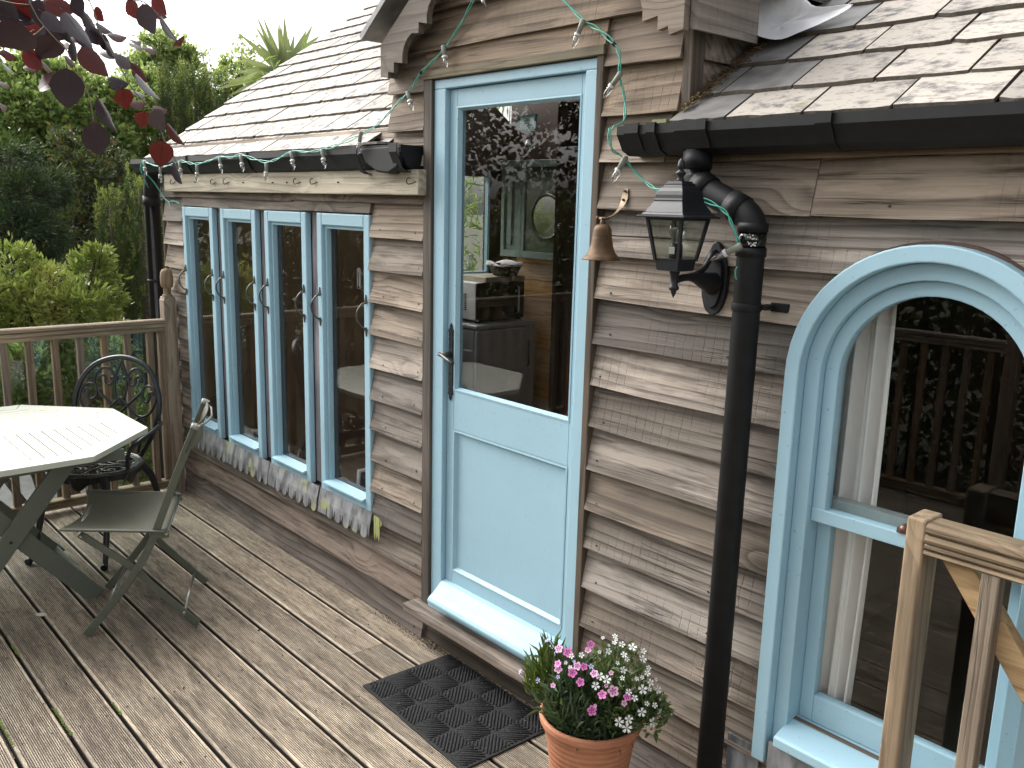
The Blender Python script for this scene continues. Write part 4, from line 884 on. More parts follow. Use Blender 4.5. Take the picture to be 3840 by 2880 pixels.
for x in (-1.53,-2.13):
    MB().box(x-.045,x-.012,TY-.42,TY+.42,TZ-.075,TZ-.0265).build('bearer',M_OLIVEW,tb,bevel=.002)
    s=.0
    MB().bar((x,-1.035,TZ-.027),(x,-1.565,.002),.022,.078,up=(0,.78,.62)).build('leg',M_OLIVEW,tb,bevel=.003)
    MB().bar((x-.026,-1.515,TZ-.027),(x-.026,-.955,.004),.022,.078,up=(0,.78,-.62)).build('leg',M_OLIVEW,tb,bevel=.003)
    MB().tube([(x+.014,-1.287,.352),(x-.04,-1.287,.352)],.007,8).build('pivot_bolt',M_BLACKI,tb)
MB().bar((-1.55,-.975,.045),(-2.16,-.975,.045),.045,.018,up=(0,.7,-.7)).build('stretcher',M_OLIVEW,tb,bevel=.002)
MB().bar((-1.54,-1.52,.06),(-2.15,-1.52,.06),.045,.018,up=(0,.7,.7)).build('stretcher',M_OLIVEW,tb,bevel=.002)
fin(tb)
# ---- folding chair
fc=root('folding_chair',(-1.30,-.80,0),label='olive folding garden chair with mesh sling seat in front of the narrow windows',cat='chair')
Wd=Vector((-.886,.464,0)); Dd=Vector((.464,.886,0)); A0=Vector((-1.196,-1.109,0)); CW=.465
def fp(u,z,s): return A0+Dd*u+Vector((0,0,z))+Wd*s
def flatbar(pts,w_,th,name,mat,s,par,up=None):
    P=catmull([fp(u,z,s) for u,z in pts],5); m=MB(); n=len(P); vs=[]
    for i,p in enumerate(P):
        t=(P[min(i+1,n-1)]-P[max(0,i-1)]).normalized(); nn=t.cross(Wd).normalized()
        for a,b in ((-1,-1),(1,-1),(1,1),(-1,1)): vs.append(p+nn*a*w_/2+Wd*b*th/2)
    m.add(vs,[(i*4+k,i*4+(k+1)%4,(i+1)*4+(k+1)%4,(i+1)*4+k) for i in range(n-1) for k in range(4)]+[(3,2,1,0),tuple((n-1)*4+k for k in range(4))]); return m.build(name,mat,par,bevel=.004,seg=3)
for s in (0,CW): flatbar([(0,.004),(.10,.128),(.205,.268),(.275,.395),(.345,.575),(.41,.74),(.468,.880)],.032,.014,'upright',M_OLIVE,s,fc)
for s in (.018,CW-.018):
    flatbar([(.0,.440),(.10,.358),(.205,.268),(.255,.205),(.345,.105),(.437,.006)],.030,.013,'leg',M_OLIVE,s,fc)
    MB().tube([fp(.205,.268,s-.022),fp(.205,.268,s+.022)],.006,8).build('rivet',M_STEEL,fc)
for u,z,s in ((.01,.438,.0),(.01,.438,CW)): MB().tube([fp(u,z,s-.012),fp(u,z,s+.012)],.005,8).build('rivet',M_STEEL,fc)
m=MB(); m.tube([fp(.335,.43,-.012),fp(.335,.43,CW+.012)],.0075,8); m.build('rear_seat_rod',M_STEEL,fc)
MB().tube([fp(-.012,.452,-.005),fp(-.012,.452,CW+.005)],.009,8).build('front_seat_rod',M_STEEL,fc)
for u,z in ((.085,.112),(.385,.062)): MB().tube([fp(u,z,.0),fp(u,z,CW)],.0065,8).build('cross_rod',M_STEEL,fc)
for s in (-.004,CW+.004): m=MB(); m.obox(fp(.322,.425,s),Dd*.022,Wd*.004,(0,0,.016)); m.build('seat_lug',M_OLIVE,fc,bevel=.002)
# sling seat: sags in the middle, front edge droops
m=MB(); nu,nv=20,14; vs=[]
for i in range(nu+1):
    for j in range(nv+1):
        a=i/nu; b=j/nv; u=-.062+a*.400; z=.478-.035*a+.0; sag=.030*math.sin(PI*b)*math.sin(PI*min(1,a*.9+.1)); z-=sag; 
        if a<.12: u+=.04*math.sin(PI*b)*(1-a/.12); z-=.012*math.sin(PI*b)*(1-a/.12)
        s=-.018+b*(CW+.036)
        vs.append(fp(u,z,s))
m.add(vs,[(i*(nv+1)+j,i*(nv+1)+j+1,(i+1)*(nv+1)+j+1,(i+1)*(nv+1)+j) for i in range(nu) for j in range(nv)],True); m.build('sling_seat',M_SLING,fc,solid=.002)
m=MB()
for b in (0,nv): m.tube([vs[i*(nv+1)+b]+Vector((0,0,-.003)) for i in range(nu+1)],.006,6)
m.tube([vs[nu//10*(nv+1)*0+j]+Vector((0,0,-.002)) for j in range(nv+1)],.004,6)
m.build('seat_hem',M_OLIVE,fc)
# back band
m=MB(); vs=[]; nn=14
for j in range(nn+1):
    b=j/nn; bow=.045*math.sin(PI*b)
    for k,(u,z) in enumerate(((.425,.77),(.450,.83),(.472,.885))): vs.append(fp(u+bow*(.5+.5*(k==0)),z,-.01+b*(CW+.02)))
m.add(vs,[(j*3+k,j*3+k+1,(j+1)*3+k+1,(j+1)*3+k) for j in range(nn) for k in range(2)],True); m.build('back_sling',M_SLING,fc,solid=.003)
m=MB()
for s in (0,CW): m.tube([fp(.462,.870,s)-Wd*.0,fp(.470,.886,s)],.0175,12)
m.build('end_cap',plain('grey plastic cap',(.35,.36,.33),.4),fc)
m=MB(); m.tube([fp(.466,.872,CW),fp(.500,.868,CW-.10),fp(.512,.866,CW/2),fp(.500,.868,.10),fp(.466,.872,0)],.005,8); m.build('top_rod',M_STEEL,fc)
fin(fc)
# ---- cast iron chair
def cast_chair(center,ang,label):
    r=root('cast_iron_chair',(center[0],center[1],0),label=label,cat='chair',group='black cast iron chairs at the table')
    E=Vector((math.cos(ang),math.sin(ang),0)); F_=Vector((E.y,-E.x,0)); C=Vector((*center,0))   # E = sitter's axis across, F_ = towards the front
    def P(s,f,z): return C+E*s+F_*f+Vector((0,0,z))
    bp=lambda s,z: P(s,-.185-.10*max(0,(z-.45))/.5-.015*0+.03*(s/.24)**2,z)
    # back hoop
    hoop=[(-.13,.43),(-.175,.50),(-.215,.58),(-.238,.67),(-.232,.76),(-.195,.85),(-.125,.915),(0,.945),(.125,.915),(.195,.85),(.232,.76),(.238,.67),(.215,.58),(.175,.50),(.13,.43)]
    MB().tube(catmull([bp(*q) for q in hoop],4),.0135,10).build('back_hoop',M_BLACKI,r)
    def curl(pts,rr,nm='scroll'):
        m=MB()
        for pl in pts: m.tube(catmull([bp(*q) for q in pl],4),rr,7)
        m.build(nm,M_BLACKI,r)
    for s in (-1,1):
        # upper volute
        curl([
             [(s*a,z) for a,z in ((-.02,.690),(.022,.735),(.034,.790),(.030,.845),(.015,.890),(.0,.922))],
             [(s*a,z) for a,z in ((.036,.835),(.052,.870),(.085,.888),(.122,.872),(.142,.835),(.140,.795),(.120,.765),(.10,.745),(.05,.700),(.0,.650),(-.05,.610),(-.10,.585))],
             [(s*a,z) for a,z in ((.042,.828),(.052,.805),(.070,.798),(.085,.812),(.085,.835),(.100,.848),(.118,.838),(.124,.815))]],.0072)
        curl([[(s*a,z) for a,z in ((.128,.778),(.148,.800),(.180,.800),(.208,.775),(.215,.735),(.200,.690),(.17,.655),(.13,.640),(.09,.652),(.05,.685),(.0,.735))],
              [(s*a,z) for a,z in ((.134,.775),(.130,.745),(.145,.722),(.165,.722),(.175,.742),(.172,.762),(.188,.772),(.200,.755))],
              [(s*a,z) for a,z in ((.128,.640),(.15,.600),(.15,.55),(.13,.50),(.12,.45))],[(s*a,z) for a,z in ((.128,.640),(.09,.615),(.05,.62),(.015,.60),(0,.56))]],.0072)
        m=MB(); m.tube([bp(s*.036-.022,.838),bp(s*.036+.022,.838)],.006,6); m.tube([bp(s*.036-.022,.828),bp(s*.036+.022,.828)],.006,6); m.build('scroll_tie',M_BLACKI,r)
        # arm
        arm=[bp(s*.226,.62),P(s*.262,-.17,.622),P(s*.285,-.05,.612),P(s*.275,.06,.590),P(s*.250,.115,.555),P(s*.238,.125,.50),P(s*.225,.10,.455),P(s*.195,.075,.432)]
        MB().tube(catmull(arm,5),[.011]*20+[.010]*16,8).build('arm',M_BLACKI,r)
        # legs
        lg=[P(s*.12,.15,.42),P(s*.165,.20,.33),P(s*.175,.235,.2),P(s*.185,.275,.07),P(s*.195,.305,.022),P(s*.20,.325,.014)]
        MB().tube(catmull(lg,4),[.030,.027,.024,.021,.019,.018,.017,.016,.016,.015,.015,.014,.014,.013,.013,.014,.016,.017,.018,.018,.017],8).build('leg',M_BLACKI,r)
        lg=[P(s*.13,-.14,.42),P(s*.17,-.20,.33),P(s*.18,-.25,.2),P(s*.19,-.30,.06),P(s*.195,-.33,.014)]
        MB().tube(catmull(lg,4),[.028,.026,.024,.022,.02,.019,.018,.017,.016,.015,.015,.014,.014,.015,.016,.017,.017],8).build('leg',M_BLACKI,r)
    # seat: ring with pierced scrollwork and a deep apron
    m=MB(); ring=[P(.212*math.cos(t),.212*math.sin(t)+.0,.432) for t in np.linspace(0,2*PI,33)[:-1]]; m.tube(ring,.0105,8,closed=True)
    inner=[P(.175*math.cos(t),.175*math.sin(t),.431) for t in np.linspace(0,2*PI,33)[:-1]]; n=32
    m.add([p+Vector((0,0,h)) for h in (.004,-.004) for p in ring+inner],[(i,(i+1)%n,n+(i+1)%n,n+i) for i in range(n)]+[(2*n+i,3*n+i,3*n+(i+1)%n,2*n+(i+1)%n) for i in range(n)]+[(n+i,n+(i+1)%n,3*n+(i+1)%n,3*n+i) for i in range(n)])
    m.build('seat_ring',M_SEATI,r)
    m=MB(); 
    for k in range(4):
        a0=k*PI/2+PI/4
        def q(rr_,da): return P(rr_*math.cos(a0+da),rr_*math.sin(a0+da),.431)
        m.tube(catmull([q(.178,-.55),q(.14,-.62),q(.095,-.45),q(.10,-.1),q(.14,.0),q(.165,-.18),q(.15,-.34),q(.125,-.27)],4),.0055,6)
        m.tube(catmull([q(.178,.55),q(.13,.60),q(.075,.4),q(.05,-.2),q(.02,-1.2)],4),.0055,6)
        m.tube(catmull([q(.178,.08),q(.15,.22),q(.11,.25),q(.09,.12),q(.115,.02),q(.135,.12)],4),.0050,6)
        m.tube([q(0,0),q(.08,.78),q(.176,.78)],.006,6)
    m.build('seat_scrollwork',M_SEATI,r)
    m=MB(); ap=[]; 
    for t in np.linspace(0,2*PI,49)[:-1]:
        d=.035+.055*max(0,math.cos(4*t/2))**4*0+ .05*math.exp(-((((t+PI/4)%(PI/2))-PI/4)/.25)**2); ap.append((t,d))
    n=len(ap); m.add([P(.204*math.cos(t),.204*math.sin(t),.428) for t,d in ap]+[P((.200-.02*(d>.05))*math.cos(t),(.200-.02*(d>.05))*math.sin(t),.428-d) for t,d in ap],[(i,(i+1)%n,n+(i+1)%n,n+i) for i in range(n)]); m.build('apron',M_BLACKI,r,solid=.006)
    fin(r); return r
M_SEATI=plain('worn black seat enamel',(.05,.05,.05),.22,.5,.2,scale=12)
cast_chair((-2.19,-.73),math.atan2(.66,.75),'black cast iron scrollwork chair between the table and the left railing')
cast_chair((-2.63,-1.72),math.atan2(1,-.15),'black cast iron chair behind the table with only one foot in view')
# ---- railings
def railing(name,label,p0,p1,posts,bals,matx,group=None,panes=True,top=1.067,finials=(),bdark=True):
    """railing from p0 to p1 (axis aligned)"""
    r=root(name,(p0[0],p0[1],0),label=label,cat='railing'); along='y' if abs(p1[1]-p0[1])>abs(p1[0]-p0[0]) else 'x'
    def bx(a0,a1,c0,c1,z0,z1): return MB().box(c0,c1,a0,a1,z0,z1) if along=='y' else MB().box(a0,a1,c0,c1,z0,z1)
    c=p0[0] if along=='y' else p0[1]; a0,a1=sorted((p0[1],p1[1]) if along=='y' else (p0[0],p1[0]))
    prof=[(-.032,.0),(-.032,-.015),(-.024,-.019),(-.032,-.024),(-.033,-.039),(-.025,-.044),(-.031,-.050),(-.031,-.066),(.031,-.066),(.031,-.050),(.025,-.044),(.033,-.039),(.032,-.024),(.024,-.019),(.032,-.015),(.032,0),(.02,.006),(-.02,.006)]
    m=MB(); m.prism([(c+a,top+b) for a,b in prof],'xz' if along=='y' else 'yz',a0,a1) ; m.build('handrail',matx,r)
    m=MB(); m.prism([(c+a,.075+b*.75) for a,b in prof],'xz' if along=='y' else 'yz',a0,a1); m.build('bottom_rail',matx,r)
    for b in bals: bx(b-.0185,b+.0185,c-.018,c+.018,.045,top-.064).build('baluster',M_BALZ if bdark else M_RAILZ,r,bevel=.003)
    for k,pp in enumerate(posts):
        h=1.205
        m=MB(); cxx,cyy=(c,pp) if along=='y' else (pp,c); sq(m,[(.0375,-.03),(.0375,h-.02),(.033,h-.012),(.033,h)],(cxx,cyy)); po=m.build('newel_post',M_RAILZ,r,bevel=.003)
        m=MB(); m.lathe([(0,h),(.030,h),(.028,h+.010),(.020,h+.016),(.023,h+.024),(.020,h+.034),(.024,h+.046),(.022,h+.050),(.034,h+.058),(.038,h+.085),(.038,h+.115),(.034,h+.145),(.024,h+.162),(0,h+.168)],(cxx,cyy,0),18); m.build('acorn_finial',M_RAILZ,po)
    if panes:
        q=c-.026 if along=='y' else c-.026
        bx(a0+.02,a1-.02,q-.002,q+.002,.05,top-.07).build('acrylic_pane',M_GLASSR,r)
    fin(r); return r
railing('railing','brown timber deck railing with clear panels and an acorn topped post at the left end',(-2.838,-3.62),(-2.838,-.123),[-.0855,-1.85,-3.62],[-.978-.130*k for k in range(1,19) if abs(-.978-.130*k+1.85)>.06]+[-.978,-.856,-.725,-.594,-.463,-.336,-.205,-.139],M_RAILY)
railing('railing','long front deck railing reflected in the arched window',(-2.95,-3.62),(3.2,-3.62),[-1.2,.6,2.4],[-2.85+.133*k for k in range(45) if min(abs(-2.85+.133*k-q) for q in (-1.2,.6,2.4))>.055],M_RAILX,panes=False)
# ---- open gate in front of the arched window
g=root('deck_gate',(1.709,-.17,0),label='open timber gate with diagonal brace in front of the arched window',cat='gate')
m=MB(); m.box(1.687,1.731,-.200,-.118,.04,1.152); m.build('gate_stile',M_RAILZ,g,bevel=.006,seg=3)
profg=[(-.196,1.147),(-.204,1.141),(-.206,1.131),(-.203,1.126),(-.194,1.124),(-.203,1.121),(-.206,1.112),(-.203,1.105),(-.193,1.102),(-.202,1.099),(-.204,1.094),(-.201,1.090),(-.193,1.088),(-.202,1.085),(-.2045,1.080),(-.200,1.0762),(-.140,1.0762),(-.140,1.147)]
MB().prism(profg,'yz',1.7312,2.75).build('top_rail',M_RAILX,g)
MB().box(1.7312,2.75,-.2,-.15,.10,.165).build('bottom_rail',M_RAILX,g,bevel=.004)
for x in (1.8685,2.002,2.135,2.268,2.40,2.53,2.66): MB().box(x-.0185,x+.0185,-.2005,-.163,.165,1.0755).build('baluster',M_RAILZ,g,bevel=.003)
MB().box(2.74,2.785,-.2,-.118,.04,1.15).build('gate_stile',M_RAILZ,g,bevel=.006)
m=MB(); m.prism([(1.7315,1.0755),(1.806,1.0755),(2.56,.0),(2.49,-.0)] and [(1.745,1.0755),(1.812,1.0755),(2.51,.166),(2.44,.166)],'xz',-.162,-.124); m.build('diagonal_brace',wood('warm timber brace',(.52,.38,.23),(.26,.16,.08),0,1.2,saw=0,stain=.2),g,bevel=.003)
m=MB(); m.tube([(1.672,-.16,1.105),(1.688,-.16,1.105)],.005,8); m.lathe([(0,-.01),(.008,-.008),(.010,0),(.008,.008),(0,.01)],(1.666,-.16,1.105),12); m.build('gate_knob',plain('rusty knob',(.16,.09,.07),.4,.3,Metallic=.6),g)
fin(g)
# ---- curtain
c=MB(); vs=[]; nx_,nz_=60,16
for j in range(nz_+1):
    t=j/nz_; z=1.66-t*1.215; xl=1.372-.012*t; xr=1.493+.0*t+.010*math.sin(t*3)-.010*t
    for i in range(nx_+1):
        s=i/nx_; vs.append((xl+(xr-xl)*s,.068+.015*math.sin(s*17+.8*t)+.012*math.sin(s*31+2)*(.5+.5*t),z))
c.add(vs,[(j*(nx_+1)+i,j*(nx_+1)+i+1,(j+1)*(nx_+1)+i+1,(j+1)*(nx_+1)+i) for j in range(nz_) for i in range(nx_)],True)
cu=c.build('curtain',M_CLOTH,solid=.0015); tag(cu,'white cotton curtain hanging in folds inside the arched window','curtain')
MB().tube([(1.30,.08,1.665),(1.95,.08,1.665)],.006,8).build('curtain_rod',M_DARKW,cu)
# ---- interior things
fr_=root('fridge',(-2.60,2.2,.16),label='grey undercounter fridge under the microwave seen through the door glass',cat='fridge')
MB().box(-2.88,-2.40,1.93,2.50,.16,.90).build('fridge_body',M_FRIDGE,fr_,bevel=.01); MB().box(-2.885,-2.36,1.925,2.505,.905,.94).build('fridge_top',M_FRIDGE,fr_,bevel=.012,seg=3); MB().box(-2.398,-2.36,1.93,2.50,.20,.90).build('fridge_door',M_FRIDGE,fr_,bevel=.01)
MB().tube([(-2.352,2.42,.60),(-2.340,2.42,.62),(-2.340,2.42,.78),(-2.352,2.42,.80)],.006,8).build('door_handle',M_HANDLE,fr_); fin(fr_)
mw=root('microwave',(-2.65,2.2,.945),label='silver sided microwave with black door standing on the fridge',cat='microwave')
MB().box(-2.86,-2.455,1.985,2.44,.962,1.235).build('case',M_SILVER,mw,bevel=.006); MB().box(-2.4545,-2.432,1.985,2.44,.962,1.235).build('oven_door',M_BLKGLOSS,mw,bevel=.004)
m=MB()
for i in range(9):
    for j in range(2): m.box(-2.62+j*.035,-2.595+j*.035,1.983,1.9848,1.03+i*.014,1.037+i*.014)
m.build('vent_slots',M_BLKGLOSS,mw)
for x in(-2.83,-2.47):
    for y in (2.01,2.41): MB().box(x-.012,x+.012,y-.012,y+.012,.9445,.962).build('foot',M_BLKGLOSS,mw)
MB().tube([(-2.43,2.37,1.0),(-2.415,2.37,1.01),(-2.415,2.37,1.19),(-2.43,2.37,1.2)],.006,8).build('handle',M_SILVER,mw); fin(mw)
bxx=MB().box(-2.72,-2.43,2.06,2.44,1.2355,1.275); o=bxx.build('wooden_box',plain('pale wooden box',(.38,.33,.25),.5,.1),bevel=.004); tag(o,'flat pale topped box lying on the microwave under the basket','box')
m=MB(); cxb,cyb=-2.50,2.30
m.lathe([(0,.0),(.085,.0),(.11,.045),(.13,.085),(.125,.086),(.10,.045),(.08,.008),(0,.008)],(cxb,cyb,1.2765),20); bs=m.build('basket',plain('dark wicker',(.07,.06,.05),.7,.4,.6,scale=60)); tag(bs,'small dark wicker basket lined with white cloth on the box','basket')
m=MB(); vs=[]
for j in range(3):
    for i in range(24):
        a=2*PI*i/24; rr__=[.10,.128,.138][j]+(.012*math.sin(a*5) if j else 0); vs.append((cxb+rr__*math.cos(a),cyb+rr__*math.sin(a),1.2765+[.055,.095,.075][j]+(.016*math.sin(a*3+1) if j==1 else 0)))
m.add(vs,[(j*24+i,j*24+(i+1)%24,(j+1)*24+(i+1)%24,(j+1)*24+i) for j in range(2) for i in range(24)],True); m.build('liner_cloth',M_CLOTH,bs,solid=.002)
bo=MB().lathe([(0,1.2625),(.032,1.2625),(.034,1.27),(.034,1.33),(.030,1.345),(.014,1.36),(.012,1.385),(.016,1.387),(.016,1.40),(0,1.40)],(-2.91,2.30,0),16).build('bottle',glassmat('clear bottle glass',(.8,.85,.84),.08)); tag(bo,'small clear glass bottle on the inner window sill','bottle')
MB().tube([(-2.91,2.30,1.40),(-2.91,2.30,1.412)],.013,10).build('stopper',M_COLLAR,bo)
MB().box(-2.955,-2.875,1.6,2.46,1.2555,1.262).build('window_board',M_WHITE,cabin)
cp_=root('wall_cupboard',(-2.4,2.5,1.4),label='sage green wall cupboard with glazed door and leaning round mirror inside the room',cat='cupboard')
MB().box(-2.722,-1.9,2.46,2.643,1.405,2.12).build('carcass',M_GREEN,cp_,bevel=.003)
m=MB(); frame_ring(m,-2.72,-2.495,1.407,2.118,.035,.028,.05,.05,2.44,2.4595); m.build('narrow_door',M_GREEN,cp_,bevel=.002)
MB().box(-2.655,-2.605,2.444,2.4595,1.50,2.02).build('raised_strip',M_GREEN,cp_,bevel=.004)
m=MB(); frame_ring(m,-2.493,-1.93,1.407,2.118,.035,.035,.05,.05,2.44,2.4595); m.build('glazed_door',M_GREEN,cp_,bevel=.002)
MB().box(-2.455,-1.97,2.452,2.4595,1.46,2.066).build('glazed_panel',plain('dim green glass',(.10,.12,.09),.15),cp_); fin(cp_)
mi=MB().tube([(-2.20+.155*math.cos(t),2.425,1.715+.155*math.sin(t)) for t in np.linspace(0,2*PI,33)[:-1]],.012,8,closed=True).build('round_mirror',plain('dark gilt frame',(.10,.08,.045),.35,.3)); tag(mi,'round dark framed mirror hanging on the green cupboard','mirror')
MB().tube([(-2.20,2.425,1.715),(-2.20,2.432,1.715)],.150,32).build('mirror_glass',plain('mirror glass',(.55,.55,.52),.05,Metallic=1.0),mi)
# hanging sign and clear bulb behind the door glass
sg=root('hanging_sign',(.10,.10,2.06),label='small teal framed GONE SAILING sign hanging behind the door glass',cat='sign')
M_TEAL=plain('teal painted frame',(.06,.22,.25),.5,.1); M_SIGN=plain('pale teal sign board',(.34,.52,.53),.6,.1)
m=MB(); frame_ring(m,.056,.147,2.055,2.103,.006,.006,.006,.006,.094,.104); m.build('sign_frame',M_TEAL,sg,bevel=.001); MB().box(.0625,.1405,.099,.103,2.0615,2.0965).build('sign_board',M_SIGN,sg)
def text(body,x,z,y,size,mat,par,name='lettering'):
    cu=bpy.data.curves.new(name,'FONT'); cu.body=body; cu.size=size; cu.align_x='CENTER'; cu.extrude=.0003; t_=bpy.data.objects.new(name,cu); COL.objects.link(t_); t_.parent=par; t_.location=(x,y,z); t_.rotation_euler=(PI/2,0,0); cu.materials.append(mat); bpy.context.view_layer.update()
    me=bpy.data.meshes.new_from_object(t_.evaluated_get(bpy.context.evaluated_depsgraph_get())); o=bpy.data.objects.new(name,me); COL.objects.link(o); o.parent=par; o.location=t_.location; o.rotation_euler=t_.rotation_euler; bpy.data.objects.remove(t_); return o
text('GONE',.1015,2.081,.0985,.0165,M_DARKW,sg); text('SAILING',.1015,2.0655,.0985,.0165,M_DARKW,sg)
m=MB(); m.tube([(.07,.10,2.103),(.1015,.10,2.136),(.133,.10,2.103)],.0008,5); m.build('sign_cord',M_WHITE,sg); fin(sg)
bl=MB().lathe([(.0,2.045),(.007,2.045),(.008,2.036),(.014,2.024),(.021,2.008),(.022,1.998),(.017,1.984),(.008,1.976),(0,1.974)],(.108,.11,0),18).build('glass_ornament',glassmat('frosted glass ornament',(.75,.78,.78),.16,.05)); tag(bl,'clear egg shaped glass ornament hanging below the teal sign','ornament')
MB().tube([(.108,.11,2.045),(.1015,.10,2.056)],.0008,5).build('cord',M_WHITE,bl)
# things on the inside sills of the narrow windows
MB().box(-2.95,-.62,.031,.21,.425,.447).build('inner_sill',plain('dark inner sill',(.10,.07,.05),.4,.2),cabin)
m=MB(); m.box(-2.17,-2.05,.10,.16,.487,.493); 
for x in (-2.155,-2.068):
    for y in (.107,.150): m.box(x-.004,x+.004,y-.003,y+.003,.4475,.487)
m.box(-2.155,-2.068,.1065,.1085,.476,.487)
o=m.build('miniature_table',M_WHITE); tag(o,'tiny white model table on the sill inside the second narrow window','ornament')
m=MB(); rr_=random.Random(9)
for i in range(60):
    x=rr_.uniform(-1.76,-1.53); y=rr_.uniform(.08,.18); a=rr_.uniform(0,2*PI); l=rr_.uniform(.01,.03)
    m.tube([(x,y,.448),(x+l*.5*math.cos(a),y+l*.5*math.sin(a),.448+rr_.uniform(.008,.03)),(x+l*math.cos(a),y+l*math.sin(a),.449)],.0013,4)
o=m.build('dried_grass',plain('grey dried stems',(.22,.21,.2),.8,.3)); tag(o,'tangle of grey dried stems on the sill inside the third narrow window','dried flowers',kind='stuff')
m=MB(); m.obox((-.985,.12,.50),(.006,0,.05),(0,.05,0),(.011,0,-.0015)); o=m.build('picture_frame',M_WHITE,bevel=.003); tag(o,'white edged picture frame leaning inside the fourth narrow window','picture frame')
m=MB(); m.obox((-.972,.12,.498),(.005,0,.042),(0,.042,0),(.002,0,-.0003)); m.build('picture',plain('navy picture',(.01,.03,.07),.3),o)
m=MB(); m.prism([(-.014,1.392),(.014,1.392),(.014,1.475),(.010,1.486),(0,1.49),(-.010,1.486),(-.014,1.475)],'xz',.148,.153); o=m.build('thermometer',M_WHITE); o.location.x=-1.085; o.rotation_euler=(0,0,0); tag(o,'small white wall thermometer inside the fourth narrow window','thermometer')
MB().box(-.002,.002,.1465,.148,1.405,1.47).build('glass_tube',plain('red spirit tube',(.25,.12,.1),.3),o); MB().box(-.007,.007,.1462,.148,1.396,1.404).build('plate',M_BLKGLOSS,o)
lpm=root('oil_lamp',(-2.69,.13,.447),label='glass oil lamp inside the first narrow window',cat='lamp'); 
MB().lathe([(0,.447),(.045,.447),(.04,.46),(.015,.475),(.013,.52),(.035,.545),(.045,.57),(.03,.60),(.015,.605),(0,.605)],(-2.67,.13,0),16).build('oil_font',glassmat('lamp font glass',(.7,.72,.7),.12),lpm); MB().lathe([(.018,.605),(.026,.625),(.02,.66),(.016,.70),(.018,.71)],(-2.67,.13,0),14).build('lamp_chimney',M_BULB,lpm); fin(lpm)
# ---- loose bits on the deck
def leafshape(name,c,ax,wd,mat,label,cat,lift=.002):
    ax=Vector(ax); n=Vector((-ax.y,ax.x,0)).normalized()*wd; c=Vector(c); pts=[c-ax,c-ax*.5+n*.8,c+n+Vector((0,0,.001)),c+ax*.6+n*.7,c+ax,c+ax*.6-n*.7,c-n+Vector((0,0,.001)),c-ax*.5-n*.8]
    m=MB(); m.add([p+Vector((0,0,lift)) for p in pts],[tuple(range(8))]); o=m.build(name,mat,solid=.0006); return tag(o,label,cat)
leafshape('fallen_leaf',(-1.515,-1.198,.0),(.024,.018,0),.017,plain('dry pale leaf',(.60,.53,.44),.6),'pale oval dead leaf on the deck below the table','leaf')
q=[(-1.372,-.735)]
m=MB(); m.tube([(-1.405,-.700,.006),(-1.372,-.722,.010),(-1.335,-.745,.007)],[.004,.007,.004],6); tag(m.build('curled_leaf',plain('curled brown leaf',(.10,.055,.035),.8,.3)),'curled brown dead leaf under the folding chair','leaf')
